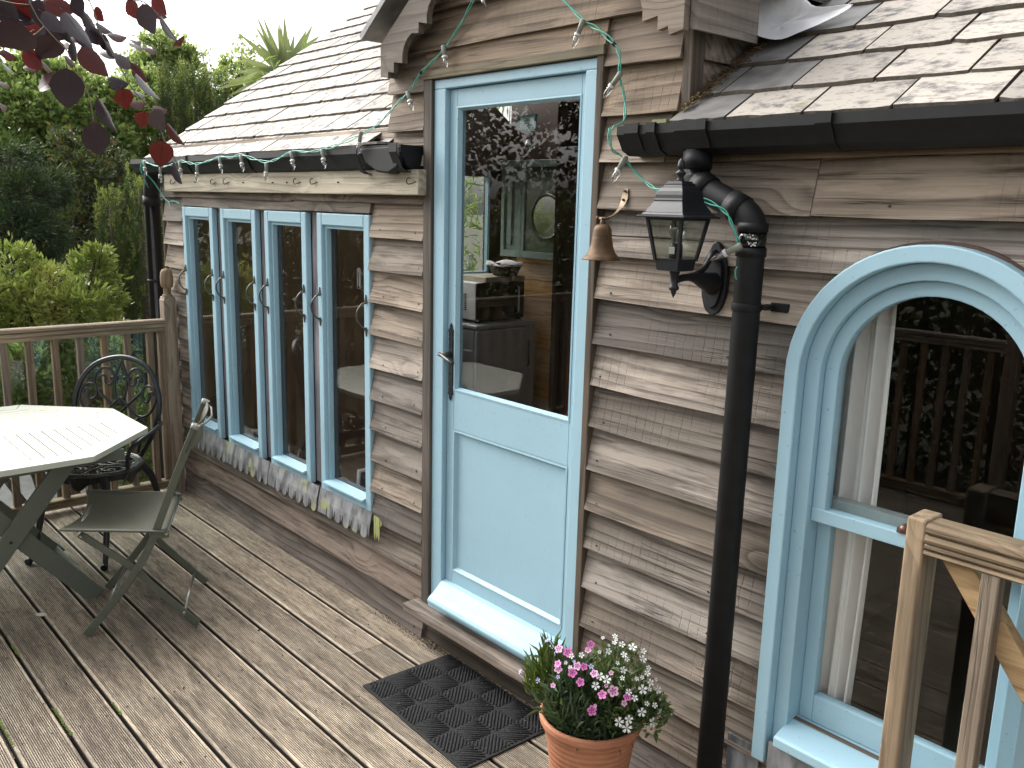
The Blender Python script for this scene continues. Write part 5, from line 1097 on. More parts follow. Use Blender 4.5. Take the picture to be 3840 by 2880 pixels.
BEECH_LEAVES=[((0.523, -1.518, 2.035), (-0.024, 0.004, -0.073), 0.82, 0), ((0.339, -1.501, 2.013), (-0.051, 0.006, 0.03), 0.8, 1), ((0.521, -1.475, 1.936), (-0.02, 0.013, -0.062), 0.85, 0), ((0.464, -1.445, 1.99), (-0.002, 0.03, -0.07), 0.3, 0), ((0.544, -1.363, 1.967), (-0.014, 0.027, -0.037), 0.75, 2), ((0.428, -1.337, 1.974), (-0.035, 0.005, -0.031), 0.8, 1), ((0.62, -1.374, 1.903), (-0.031, 0.004, -0.049), 0.85, 1), ((0.591, -1.343, 1.862), (-0.017, 0.021, -0.043), 0.3, 0), ((0.516, -1.324, 1.945), (-0.005, 0.034, -0.045), 0.3, 1), ((0.454, -1.362, 2.049), (0.006, 0.044, -0.053), 0.22, 2), ((0.441, -1.386, 2.016), (-0.025, 0.014, -0.039), 0.8, 1), ((0.348, -1.343, 1.995), (-0.014, 0.04, 0.004), 0.5, 1), ((0.309, -1.372, 2.043), (-0.006, 0.046, -0.002), 0.6, 0), ((0.368, -1.442, 2.1), (0.009, 0.046, -0.058), 0.6, 1), ((0.31, -1.354, 2.098), (-0.002, 0.045, -0.02), 0.55, 2), ((0.337, -1.329, 2.084), (-0.007, 0.035, -0.035), 0.5, 1), ((0.406, -1.548, 2.112), (-0.08, -0.041, -0.019), 0.75, 0), ((0.3, -1.496, 2.172), (-0.0, 0.041, -0.039), 0.6, 0), ((0.274, -1.444, 2.184), (0.013, 0.046, -0.073), 0.4, 0), ((0.333, -1.476, 2.115), (-0.063, -0.026, -0.031), 0.75, 0), ((0.288, -1.532, 2.096), (-0.009, 0.03, -0.042), 0.7, 1), ((0.203, -1.478, 2.081), (-0.021, 0.025, -0.017), 0.3, 1), ((0.019, -1.52, 2.113), (-0.015, 0.036, -0.0), 0.6, 1), ((0.065, -1.48, 2.08), (-0.019, 0.034, 0.006), 0.4, 1), ((0.163, -1.485, 2.206), (-0.075, -0.031, -0.003), 0.8, 1), ((0.187, -1.456, 2.214), (0.009, 0.058, -0.015), 0.7, 1), ((0.23, -1.403, 2.233), (-0.024, 0.013, -0.045), 0.6, 0), ((0.151, -1.34, 2.225), (-0.021, 0.023, -0.024), 0.6, 1), ((0.127, -1.367, 2.225), (-0.017, 0.025, -0.031), 0.4, 0), ((0.548, -1.373, 2.173), (-0.012, 0.024, -0.054), 0.65, 0), ((0.417, -1.356, 2.203), (-0.013, 0.028, -0.036), 0.6, 1), ((0.507, -1.333, 2.203), (-0.013, 0.028, -0.035), 0.6, 1), ((0.4, -1.301, 2.195), (-0.011, 0.038, -0.012), 0.5, 1), ((0.469, -1.308, 2.171), (-0.002, 0.034, -0.054), 0.22, 0), ((0.505, -1.283, 2.124), (-0.034, 0.013, -0.009), 0.6, 1), ((0.181, -1.325, 2.162), (-0.007, 0.046, -0.001), 0.4, 1), ((0.116, -1.245, 2.164), (-0.025, 0.026, 0.003), 0.4, 1), ((0.243, -1.266, 2.133), (-0.016, 0.036, 0.001), 0.4, 1), ((0.222, -1.286, 2.142), (-0.02, 0.03, -0.002), 0.3, 2), ((0.028, -1.531, 2.047), (-0.021, 0.028, -0.005), 0.35, 1), ((-0.126, -1.494, 2.227), (-0.004, 0.048, -0.001), 0.5, 2), ((0.035, -1.461, 2.252), (-0.013, 0.026, -0.041), 0.5, 0), ((0.144, -1.362, 2.18), (0.004, 0.047, -0.036), 0.6, 0), ((0.171, -1.337, 2.162), (-0.014, 0.027, -0.037), 0.5, 0), ((-0.001, -1.439, 2.205), (-0.004, 0.032, -0.058), 0.7, 0), ((-0.089, -1.461, 2.202), (0.0, 0.05, -0.012), 0.5, 0), ((0.03, -1.335, 2.183), (-0.014, 0.022, -0.055), 0.35, 1), ((0.004, -1.368, 2.169), (-0.015, 0.038, 0.007), 0.4, 1), ((-0.091, -1.492, 2.106), (-0.019, 0.027, -0.017), 0.2, 2), ((-0.196, -1.484, 2.014), (-0.026, 0.024, -0.004), 0.5, 1), ((0.283, -1.263, 1.995), (-0.015, 0.036, -0.001), 0.5, 1), ((0.243, -1.296, 2.033), (-0.016, 0.034, -0.006), 0.3, 2), ((0.122, -1.407, 2.11), (-0.018, 0.028, -0.016), 0.4, 1), ((0.067, -1.308, 2.133), (-0.01, 0.044, 0.006), 0.4, 0), ((-0.004, -1.384, 2.144), (-0.026, 0.03, 0.02), 0.5, 1), ((0.213, -1.519, 2.163), (-0.081, -0.029, 0.025), 0.7, 0), ((0.135, -1.519, 2.195), (0.002, 0.049, -0.024), 0.6, 0), ((0.173, -1.47, 2.22), (-0.021, 0.012, -0.061), 0.5, 0), ((0.116, -1.457, 2.218), (0.006, 0.059, -0.003), 0.6, 1), ((0.15, -1.422, 2.211), (-0.002, 0.042, -0.031), 0.45, 0), ((0.011, -1.512, 2.171), (-0.005, 0.053, 0.018), 0.6, 0), ((0.071, -1.433, 2.21), (-0.052, -0.019, -0.048), 0.5, 1), ((0.102, -1.403, 2.197), (-0.015, 0.021, -0.051), 0.45, 0), ((0.135, -1.361, 2.214), (-0.008, 0.03, -0.049), 0.4, 0), ((0.126, -1.383, 2.175), (-0.001, 0.039, -0.045), 0.4, 0), ((-0.014, -1.462, 2.173), (-0.004, 0.04, -0.03), 0.5, 0), ((0.062, -1.376, 2.181), (-0.069, -0.03, -0.024), 0.5, 0), ((0.159, -1.343, 2.186), (-0.01, 0.038, -0.014), 0.4, 0), ((0.108, -1.541, 2.223), (-0.011, 0.034, -0.023), 0.6, 1), ((0.181, -1.33, 2.147), (-0.015, 0.026, -0.035), 0.35, 0), ((0.072, -1.373, 2.155), (-0.025, 0.012, -0.045), 0.4, 0)]
BEECH_TWIGS=[[(0.295, -1.518, 2.193), (0.31, -1.51, 2.163), (0.326, -1.5, 2.139), (0.348, -1.484, 2.112), (0.367, -1.469, 2.088), (0.383, -1.462, 2.056), (0.402, -1.45, 2.024), (0.417, -1.445, 1.984), (0.43, -1.444, 1.942)], [(0.38, -1.423, 2.196), (0.393, -1.417, 2.167), (0.406, -1.413, 2.132), (0.418, -1.406, 2.107), (0.43, -1.399, 2.087), (0.455, -1.385, 2.043), (0.472, -1.376, 2.014), (0.493, -1.36, 1.987), (0.506, -1.35, 1.97), (0.527, -1.34, 1.928), (0.539, -1.336, 1.9), (0.553, -1.327, 1.876), (0.564, -1.322, 1.851)], [(0.439, -1.356, 2.198), (0.458, -1.336, 2.194), (0.483, -1.316, 2.167), (0.502, -1.304, 2.14), (0.52, -1.292, 2.113)], [(0.254, -1.564, 2.191), (0.276, -1.542, 2.185), (0.297, -1.519, 2.183)], [(0.326, -1.5, 2.139), (0.317, -1.515, 2.123), (0.309, -1.525, 2.118)]]
PINK=[(0.836, -0.395, 0.548, 0.0156, 1), (0.871, -0.394, 0.551, 0.0165, 0), (0.918, -0.352, 0.581, 0.0139, 0), (0.921, -0.365, 0.569, 0.0113, 1), (0.856, -0.417, 0.517, 0.0139, 0), (0.863, -0.422, 0.506, 0.0148, 1), (0.916, -0.4, 0.53, 0.0148, 1), (0.91, -0.413, 0.512, 0.0165, 0), (0.933, -0.392, 0.533, 0.013, 0), (0.964, -0.382, 0.522, 0.0139, 1), (0.94, -0.411, 0.496, 0.0148, 0), (0.862, -0.44, 0.461, 0.0113, 2), (1.016, -0.359, 0.484, 0.0191, 1), (0.999, -0.384, 0.474, 0.0156, 0), (1.042, -0.329, 0.467, 0.0139, 0), (1.042, -0.341, 0.452, 0.013, 2), (0.986, -0.41, 0.43, 0.0174, 0), (0.996, -0.348, 0.526, 0.0104, 2), (0.999, -0.37, 0.496, 0.0087, 2), (0.991, -0.402, 0.444, 0.0061, 1)]
WHITE=[(0.988, -0.252, 0.568, 0.0199), (1.014, -0.236, 0.537, 0.0199), (0.993, -0.294, 0.561, 0.0149), (1.003, -0.292, 0.551, 0.0112), (0.964, -0.327, 0.571, 0.0149), (1.012, -0.316, 0.53, 0.0161), (0.979, -0.374, 0.517, 0.0174), (0.995, -0.364, 0.511, 0.0186), (0.978, -0.39, 0.494, 0.0179), (0.995, -0.322, 0.546, 0.0094), (1.037, -0.24, 0.504, 0.0137), (1.048, -0.237, 0.479, 0.0161), (1.053, -0.277, 0.475, 0.0211), (1.052, -0.207, 0.448, 0.0199), (1.04, -0.322, 0.478, 0.0149), (1.052, -0.309, 0.46, 0.0149), (1.067, -0.293, 0.418, 0.0199), (1.067, -0.236, 0.417, 0.0129), (1.062, -0.202, 0.38, 0.0149), (1.048, -0.16, 0.35, 0.0186), (1.061, -0.152, 0.356, 0.0137), (1.074, -0.251, 0.373, 0.0204), (1.067, -0.214, 0.361, 0.0124), (1.043, -0.36, 0.403, 0.0211), (1.056, -0.334, 0.407, 0.0186), (1.056, -0.34, 0.383, 0.0223), (0.912, -0.381, 0.556, 0.0129), (0.879, -0.409, 0.528, 0.0087), (0.973, -0.281, 0.58, 0.0149), (0.96, -0.299, 0.586, 0.0112), (0.956, -0.287, 0.59, 0.0087), (0.998, -0.214, 0.547, 0.0137), (1.019, -0.327, 0.513, 0.0112), (1.04, -0.266, 0.502, 0.0099), (1.037, -0.286, 0.504, 0.0099), (1.029, -0.226, 0.512, 0.0124), (1.055, -0.25, 0.468, 0.0112), (0.887, -0.395, 0.547, 0.0124), (0.898, -0.41, 0.522, 0.0099), (0.948, -0.347, 0.569, 0.0087), (0.956, -0.317, 0.582, 0.0074), (1.041, -0.204, 0.473, 0.0087), (0.948, -0.284, 0.596, 0.0124), (0.931, -0.316, 0.595, 0.0087), (1.066, -0.271, 0.435, 0.0112), (1.035, -0.159, 0.402, 0.0087), (1.056, -0.197, 0.415, 0.0074), (1.045, -0.147, 0.387, 0.0087)]
LILAC=[(0.769, -0.376, 0.54, 0.0161), (0.678, -0.396, 0.408, 0.0149), (0.796, -0.435, 0.445, 0.0149), (0.949, -0.38, 0.536, 0.0149), (0.871, -0.43, 0.488, 0.0112), (0.691, -0.368, 0.442, 0.0124), (0.901, -0.399, 0.538, 0.0087)]
CORDY=[((-7.5, 3.064, 3.296), (-7.5, 2.828, 3.857)), ((-7.5, 3.111, 3.329), (-7.5, 2.984, 3.874)), ((-7.5, 3.143, 3.359), (-7.5, 3.064, 3.788)), ((-7.5, 3.175, 3.376), (-7.5, 3.172, 3.83)), ((-7.5, 3.222, 3.423), (-7.5, 3.252, 3.921)), ((-7.5, 3.111, 3.329), (-7.5, 2.825, 3.753)), ((-7.5, 3.049, 3.294), (-7.5, 2.655, 3.696)), ((-7.5, 3.018, 3.264), (-7.5, 2.658, 3.574)), ((-7.5, 3.286, 3.471), (-7.5, 3.372, 3.738)), ((-7.5, 3.334, 3.504), (-7.5, 3.452, 3.777)), ((-7.5, 3.447, 3.586), (-7.5, 3.582, 3.863)), ((-7.5, 2.987, 3.247), (-7.5, 2.621, 3.362)), ((-7.5, 2.956, 3.23), (-7.5, 2.536, 3.378)), ((-7.5, 2.91, 3.199), (-7.5, 2.487, 3.23)), ((-7.5, 2.879, 3.182), (-7.5, 2.411, 3.105)), ((-7.5, 2.864, 3.167), (-7.5, 2.352, 3.034)), ((-7.5, 2.757, 3.076), (-7.5, 2.491, 2.97)), ((-7.5, 2.986, 3.234), (-7.5, 2.706, 3.307)), ((-7.5, 3.096, 3.327), (-7.5, 2.893, 3.58)), ((-7.5, 3.254, 3.453), (-7.5, 3.307, 3.676)), ((-7.5, 3.159, 3.374), (-7.5, 3.104, 3.608)), ((-7.5, 3.545, 3.667), (-7.5, 3.711, 3.799))]
CHOISYA=[(-4.9, -0.464, 1.273, 0.149), (-4.8, -0.22, 1.101, 0.183), (-4.9, 0.112, 1.187, 0.153), (-4.6, -0.434, 0.993, 0.148), (-4.6, -0.091, 0.974, 0.185), (-4.8, 0.191, 1.011, 0.112), (-4.7, -0.526, 1.055, 0.146), (-4.9, 0.171, 1.293, 0.098)]
LOWBUSH=[(-4.1, -0.637, 0.648, 0.137), (-4.2, -0.302, 0.465, 0.124), (-4.3, -0.35, 0.689, 0.098), (-4.2, 0.023, 0.6, 0.132), (-4.0, 0.035, 0.288, 0.16), (-3.9, 0.149, 0.014, 0.136), (-4.0, -0.109, 0.035, 0.104), (-4.2, -0.66, 0.409, 0.115), (-4.4, -0.069, 0.718, 0.131), (-3.7, -0.026, -0.081, 0.104)]
YEW=[(-5.6, 0.602, 1.875, 0.031), (-5.6, 0.751, 1.88, 0.032), (-5.5, 0.806, 1.724, 0.032), (-5.6, 0.53, 0.675, 0.032), (-5.5, 0.687, 0.675, 0.032), (-8.5, 2.321, 3.068, 0.045), (-8.8, 2.736, 3.133, 0.048), (-9.0, 3.032, 3.063, 0.05)]
NEEDLE=[(-6.2, -0.029, 1.736, 0.238), (-6.4, -0.067, 2.049, 0.178), (-6.0, 0.041, 1.387, 0.179), (-6.0, -0.168, 1.466, 0.201), (-6.4, 0.254, 1.862, 0.156)]
DARKSHRUB=[(-7.0, 0.705, 1.877, 0.246), (-7.0, 0.768, 1.518, 0.214), (-7.2, 0.652, 2.144, 0.21), (-7.2, 1.001, 2.116, 0.184), (-6.8, 0.533, 1.435, 0.204)]
GREENTREE=[(-8.5, 0.627, 2.609, 0.34), (-8.7, 1.153, 2.612, 0.327), (-9.0, 0.784, 3.101, 0.234), (-9.0, 1.218, 3.046, 0.248), (-9.0, 1.721, 2.833, 0.31), (-8.6, 1.463, 2.424, 0.253), (-8.3, 0.37, 2.2, 0.216), (-9.5, 2.302, 3.142, 0.24), (-8.4, 0.757, 2.224, 0.268)]
FARTREE=[(-13.0, 4.211, 3.75, 0.394), (-13.0, 3.762, 4.067, 0.313), (-13.0, 4.628, 4.023, 0.372), (-13.0, 5.213, 3.936, 0.428), (-13.5, 5.293, 4.544, 0.287), (-14.0, 6.258, 4.391, 0.394), (-14.0, 6.952, 4.647, 0.415), (-13.0, 3.601, 3.903, 0.278), (-13.0, 3.299, 3.796, 0.24), (-12.5, 3.833, 3.234, 0.377)]# ================================================================ PLANTS
def nrm(a): return a/np.maximum(1e-9,np.linalg.norm(a,axis=-1,keepdims=True))
def leaves(P,D,size,aspect,rs,fold=.25,curl=.2):
    """P base points, D unit directions -> folded kite leaves (4 verts, 2 tris) with random roll"""
    n=len(P); s=size*(.65+.7*rs.rand(n,1)); r=nrm(rs.randn(n,3)); S=nrm(np.cross(D,r)); N=np.cross(S,D)
    a=P; t=P+D*s+N*(-curl*s*.5); l=P+D*s*.45+S*s*aspect*.5+N*s*fold*.3; q=P+D*s*.45-S*s*aspect*.5+N*s*fold*.3
    V=np.stack([a,l,t,q],1).reshape(-1,3); b=np.arange(n)[:,None]*4
    F=np.concatenate([b+np.array([[0,1,2]]),b+np.array([[0,2,3]])],1).reshape(-1,3); return V,F
def sample(blobs,n,rs,clumps=40,spread=.22,inner=.45):
    """points gathered in clumps over a set of ellipsoid blobs; returns points and outward directions"""
    w_=np.array([b[3]**2 for b in blobs]); w_/=w_.sum(); P=[];O_=[]
    cnt=rs.multinomial(n,w_)
    for b,c in zip(blobs,cnt):
        if not c: continue
        ctr=np.array(b[:3]); R=b[3]*np.array([1,1,b[4] if len(b)>4 else 1.]); k=max(6,clumps)
        d=nrm(rs.randn(k,3)); rr=(inner+(1-inner)*rs.rand(k,1)**.45)*(.8+.4*rs.rand(k,1)); cc=d*rr
        i=rs.randint(0,k,c); p=cc[i]+rs.randn(c,3)*spread*(.6+.8*rs.rand(k,1))[i]
        P.append(ctr+p*R); O_.append(nrm(p*.7+cc[i]*.6+np.array([0,0,.25])))
    return np.concatenate(P),np.concatenate(O_)
def bush(name,label,cat,blobs,n,size,aspect,mat,seed,clumps=40,spread=.22,inner=.45,jit=.7,up=.25,base=None,trunk=True,group=None,curl=.2,droop=0,trunk_r=.03,base_z=-.95):
    rs=np.random.RandomState(seed); c=np.mean([b[:3] for b in blobs],0); base=base or (c[0],c[1],base_z)
    r=root(name,base,label=label,cat=cat,group=group)
    P,O_=sample(blobs,n,rs,clumps,spread,inner); D=nrm(O_+rs.randn(n,3)*jit+np.array([0,0,up-droop]))
    V,F=leaves(P,D,size,aspect,rs,curl=curl); fastmesh('foliage',V,F,mat,r)
    if trunk:
        m=MB(); 
        for b in blobs:
            p0=Vector(base); p1=Vector(b[:3]); mid=p0.lerp(p1,.5)+Vector(rs.randn(3)*.06); m.tube(catmull([p0,mid,p1,p1+Vector((rs.randn()*.3,rs.randn()*.3,.6))*b[3]],4),[trunk_r*(1-.075*i) for i in range(13)],6)
            for q in range(4):
                e=Vector(nrm(rs.randn(3)))*b[3]*.85; m.tube([p1,p1+e*.5+Vector((0,0,.05))*b[3],p1+e],[trunk_r*.3,trunk_r*.2,trunk_r*.1],5)
        m.build('trunk',M_BARK,r)
    fin(r); return r
LF_BRIGHT=leafmat('bright shrub leaves',(.15,.21,.05),(.30,.36,.10),.35,.35,tip=(.42,.42,.13))
LF_MID=leafmat('mid green leaves',(.14,.22,.07),(.30,.38,.14),.5,.4,c3=(.2,.16,.06))
LF_FAR=leafmat('light green tree leaves',(.22,.28,.11),(.38,.44,.21),.55,.4)
LF_DARK=leafmat('dark shrub leaves',(.025,.035,.02),(.06,.07,.04),.25,.4,c3=(.18,.06,.03))
LF_NEEDLE=leafmat('dark needle foliage',(.04,.075,.045),(.08,.125,.065),.3,.5)
LF_YEW=leafmat('yew foliage',(.04,.07,.03),(.07,.11,.045),.25,.5)
LF_YEWT=leafmat('fresh yew tips',(.20,.24,.06),(.34,.36,.10),.35,.5)
LF_BEECH=leafmat('copper beech leaves',(.035,.016,.018),(.055,.022,.02),.15,.35)
LF_BAMB=leafmat('bamboo leaves',(.13,.20,.06),(.22,.31,.10),.45,.4)
LF_CORDY=leafmat('cordyline blades',(.18,.23,.10),(.32,.35,.17),.25,.3)
bush('yellow_green_shrub','bright yellow green shrub with glossy leaves just beyond the left railing','shrub',CHOISYA+[(-4.75,-.75,1.0,.22),(-4.7,-1.1,.95,.25),(-5.0,-.2,.75,.30),(-4.9,-.7,.6,.3),(-4.85,.05,.7,.22)],15000,.055,.42,LF_BRIGHT,1,clumps=26,spread=.20,jit=.55,up=.35)
bush('low_shrub','mid green low shrub seen through the left railing balusters','shrub',[(a,b,c,d*1.15) for a,b,c,d in LOWBUSH],9000,.05,.45,LF_MID,2,clumps=14,spread=.24,jit=.7)
bush('needle_conifer','dark blue green conifer with drooping needles at the left edge of the photo','conifer',NEEDLE+[(-6.3,-.5,1.6,.28),(-6.4,-.4,1.1,.3),(-6.3,.1,.9,.28)],42000,.060,.05,LF_NEEDLE,3,clumps=60,spread=.16,jit=.35,up=.1,droop=.35)
bush('dark_shrub','dark sparse shrub with a few brown leaves between conifer and yew','shrub',DARKSHRUB+[(-7.0,.5,1.0,.35),(-7.1,1.0,1.2,.3),(-7,.1,1.0,.3)],9000,.06,.5,LF_DARK,4,clumps=18,spread=.22,jit=.9,inner=.3)
for k,(lst,nm,lab,nn,sd) in enumerate([(GREENTREE[:4]+[(-8.8,.2,2.9,.35),(-9,-.5,2.9,.4),(-8.7,-.3,2.3,.4)],'leafy_tree','light green leafy tree with white gaps beyond the conifer, at upper left',17000,5),(GREENTREE[4:]+[(-8.6,.9,1.9,.35),(-8.7,1.5,2.0,.3),(-9.2,2.0,2.4,.3)],'leafy_tree','mid green leafy tree behind the yew columns beside the roof edge',18000,6)]):
    bush(nm,lab,'tree',lst,nn,.07,.62,LF_MID if k==0 else LF_MID,sd,clumps=34,spread=.2,jit=.8,inner=.35,group='leafy garden trees',trunk_r=.05)
bush('far_tree','sunlit pale green tree furthest back below the bright sky, left of the spiky cordyline','tree',[FARTREE[i] for i in (0,1,3,7,8,9)]+[(-13,3.2,3.2,.5),(-13,4.6,3.2,.5),(-13,2.2,3.3,.5),(-13,5.6,3.2,.4),(-13,1.2,3.1,.5),(-12.9,4.1,4.0,.26)],20000,.085,.6,LF_FAR,7,clumps=16,spread=.22,jit=.9,inner=.3,trunk_r=.07)
def yew(cx,cy,ztop,rad_,zb,seed,label,size=1.0,group='columnar yews'):
    rs=np.random.RandomState(seed); r=root('columnar_yew',(cx,cy,zb),label=label,cat='yew',group=group)
    H=ztop-zb; V=[];F=[];b=0
    for tipmat in (0,1):
        Ps=[];Ds=[]; ns=int((300 if tipmat==0 else 110)*(H/2.5))
        for i in range(ns):
            t=rs.rand()**.9; a=rs.rand()*2*PI; R=rad_*(1-.35*max(0,t-.7)/.3)*(.75+.35*rs.rand()); z=zb+H*t*.95
            sh=(.16+.10*rs.rand())*size; c=np.array([cx+R*math.cos(a),cy+R*math.sin(a),z]); m_=70 if tipmat==0 else 34
            u=rs.rand(m_,1); 
            if tipmat: u=.7+.55*u
            p=c+np.array([math.cos(a)*.10,math.sin(a)*.10,1.])*u*sh+rs.randn(m_,3)*.006*size; d=nrm(nrm(rs.randn(m_,3))*.8+np.array([0,0,.8])); Ps.append(p);Ds.append(d)
        P=np.concatenate(Ps);D=np.concatenate(Ds); V_,F_=leaves(P,D,.026*size,.22,rs,curl=.1); fastmesh('foliage' if not tipmat else 'fresh_shoots',V_,F_,LF_YEW if not tipmat else LF_YEWT,r)
    MB().tube([(cx,cy,zb),(cx,cy,ztop-.1)],[rad_*.45,.01],8).build('trunk',M_BARK,r)
    fin(r)
yew(-5.6,.50,1.80,.13,-.95,21,'columnar yew left of the pair beside the black downpipe')
yew(-5.5,.72,1.93,.14,-.95,22,'tall columnar yew nearest the black downpipe')
yew(-5.9,.86,1.72,.13,-.95,24,'columnar yew half hidden behind the gutter corner')
for i,(x,y,zt,l) in enumerate([(-8.5,2.20,3.12,'leftmost of the three'),(-8.8,2.62,3.22,'middle one of the three'),(-9.0,2.98,3.16,'rightmost of the three')]): yew(x,y,zt,.17,1.2,30+i,l+' golden tipped yew spires above the left roof edge',1.4,'golden tipped yew spires')
# cordyline
cr=root('cordyline',(-7.5,3.2,-.95),label='spiky cordyline palm rising behind the left roof edge',cat='palm')
def blade(m,a,b,w_,droop,rs):
    a,b=Vector(a),Vector(b); d=b-a; n_=12; s=d.cross(Vector((rs.uniform(.6,1),rs.uniform(-.3,.3),rs.uniform(-.3,.3)))).normalized(); vs=[]
    for i in range(n_+1):
        t=i/n_; p=a+d*t+Vector((0,0,-droop*t*t)); ww=w_*(.5+.9*t if t<.35 else (1-t)/.65*.85+.0); vs+=[p-s*ww/2,p+Vector((.004,0,0))+s.cross(d).normalized()*ww*.12,p+s*ww/2]
    m.add(vs,[(i*3+k,i*3+k+1,(i+1)*3+k+1,(i+1)*3+k) for i in range(n_) for k in (0,1)],True)
rs_=random.Random(12)
for a,b in CORDY:
    a=Vector(a).lerp(Vector((-7.5,3.19,3.25)),.45); m=MB(); off=rs_.uniform(-.15,.15); b=Vector(b)+Vector((off,0,0)); flat=abs(b.z-a.z)<abs(b.y-a.y); blade(m,a,b,.095,.05 if flat else .0,rs_); m.build('blade',LF_CORDY,cr)
for i in range(16):
    a=rs_.uniform(0,2*PI); el=rs_.uniform(-.5,1.3); L_=rs_.uniform(.4,.68); m=MB(); blade(m,(-7.5,3.19,3.25),(-7.5+L_*math.cos(a)*math.cos(el),3.19+L_*math.sin(a)*math.cos(el),3.25+L_*math.sin(el)),.045,.12 if el<.5 else 0,rs_); m.build('blade',LF_CORDY,cr)
MB().tube([(-7.5,3.19,-.95),(-7.48,3.17,1.5),(-7.5,3.19,3.28)],[.09,.07,.06],10).build('trunk',M_BARK,cr); fin(cr)
# hedges that close the garden
def hedge(label,x0,x1,y0,y1,z1,n,mat,seed,size=.08):
    rs=np.random.RandomState(seed); r=root('hedge',((x0+x1)/2,(y0+y1)/2,-.95),label=label,cat='hedge')
    P=np.stack([rs.uniform(x0,x1,n),rs.uniform(y0,y1,n),-.95+(z1+.95)*rs.rand(n)**.8],1); P[:,2]+=.25*np.sin(P[:,0]*2.3)*np.cos(P[:,1]*1.7)*(P[:,2]>z1-.6)
    D=nrm(rs.randn(n,3)+np.array([0,0,.5])); V,F=leaves(P,D,size,.6,rs); fastmesh('foliage',V,F,mat,r)
    m=MB(); 
    for i in range(int((x1-x0+y1-y0)*1.2)): 
        x,y=rs.uniform(x0+.1,x1-.1),rs.uniform(y0+.1,y1-.1); m.tube([(x,y,-.95),(x+rs.uniform(-.2,.2),y+rs.uniform(-.2,.2),z1-.4)],[.05,.015],6)
    m.build('trunk',M_BARK,r); fin(r)
hedge('tall dark hedge closing the garden at far left behind the shrubs',-11,-9.6,-8,4.5,1.7,26000,LF_DARK,41,.13)
hedge('long dark hedge behind the deck reflected in the glass',-9.5,4.5,-7.8,-6.6,1.85,26000,LF_DARK,42,.12)
# copper beech: trunk beyond the deck, long limb over the table, hanging twigs of large leaves
cb=root('copper_beech',(-3.6,-5.6,-.95),label='copper beech with dark purple leaves hanging into the upper left corner',cat='tree')
MB().tube(catmull([(-3.6,-5.6,-.95),(-3.55,-5.55,.6),(-3.6,-5.5,2.0),(-3.7,-5.4,3.6),(-3.6,-5.5,5.5)],5),[.17,.16,.15,.145,.14,.135,.13,.125,.12,.11,.10,.09,.08,.075,.07,.06,.055,.05,.045,.04,.03],12).build('trunk',M_BARK,cb)
m=MB(); lm=[(-3.6,-5.5,2.2),(-2.8,-4.6,2.9),(-1.6,-3.4,3.1),(-.6,-2.4,2.95),(.15,-1.75,2.6),(.3,-1.5,2.35)]; m.tube(catmull(lm,5),[.07-.0026*i for i in range(26)],8)
for tw_ in BEECH_TWIGS[:3]: m.tube([(-.05,-1.9,2.72),tuple((Vector((-.05,-1.9,2.72))+Vector(tw_[0]))/2+Vector((0,0,.08))),tw_[0]],[.006,.004,.003],6)
for i in range(14):
    a=Vector((-3.6,-5.5,2.0+i*.22)); an=i*2.4; m.tube([a,a+Vector((math.cos(an)*.8,math.sin(an)*.5,.25)),a+Vector((math.cos(an)*1.8,math.sin(an)*1.1,.2))],[.04,.022,.008],6)
m.build('limb',M_BARK,cb)
def m_bleaf(nm,c1,c2,tr,trc):
    t=T(nm); v=t.obj(); nz=t.noise(v,60,3); col=t.mix(nz,c1,c2); b=t.n('BsdfPrincipled',{'Base Color':col,'Roughness':.32,'Normal':t.bump(t.noise(v,220,2),.25,.001)}); tl=t.n('BsdfTranslucent',{'Color':(*trc,1)}); mx=t.n('MixShader',{0:tr,1:b.outputs[0],2:tl.outputs[0]}); t.t.links.new(mx.outputs[0],t.out.inputs[0]); return t.m
MBL=[m_bleaf('dark purple beech leaf',(.035,.027,.033),(.055,.042,.05),.06,(.06,.012,.02)),m_bleaf('red beech leaf',(.045,.012,.010),(.07,.022,.018),.28,(.13,.012,.010)),m_bleaf('grey sheen beech leaf',(.07,.058,.06),(.11,.09,.09),.08,(.10,.04,.035))]  # third leaf colour is paler grey, with the sheen painted in
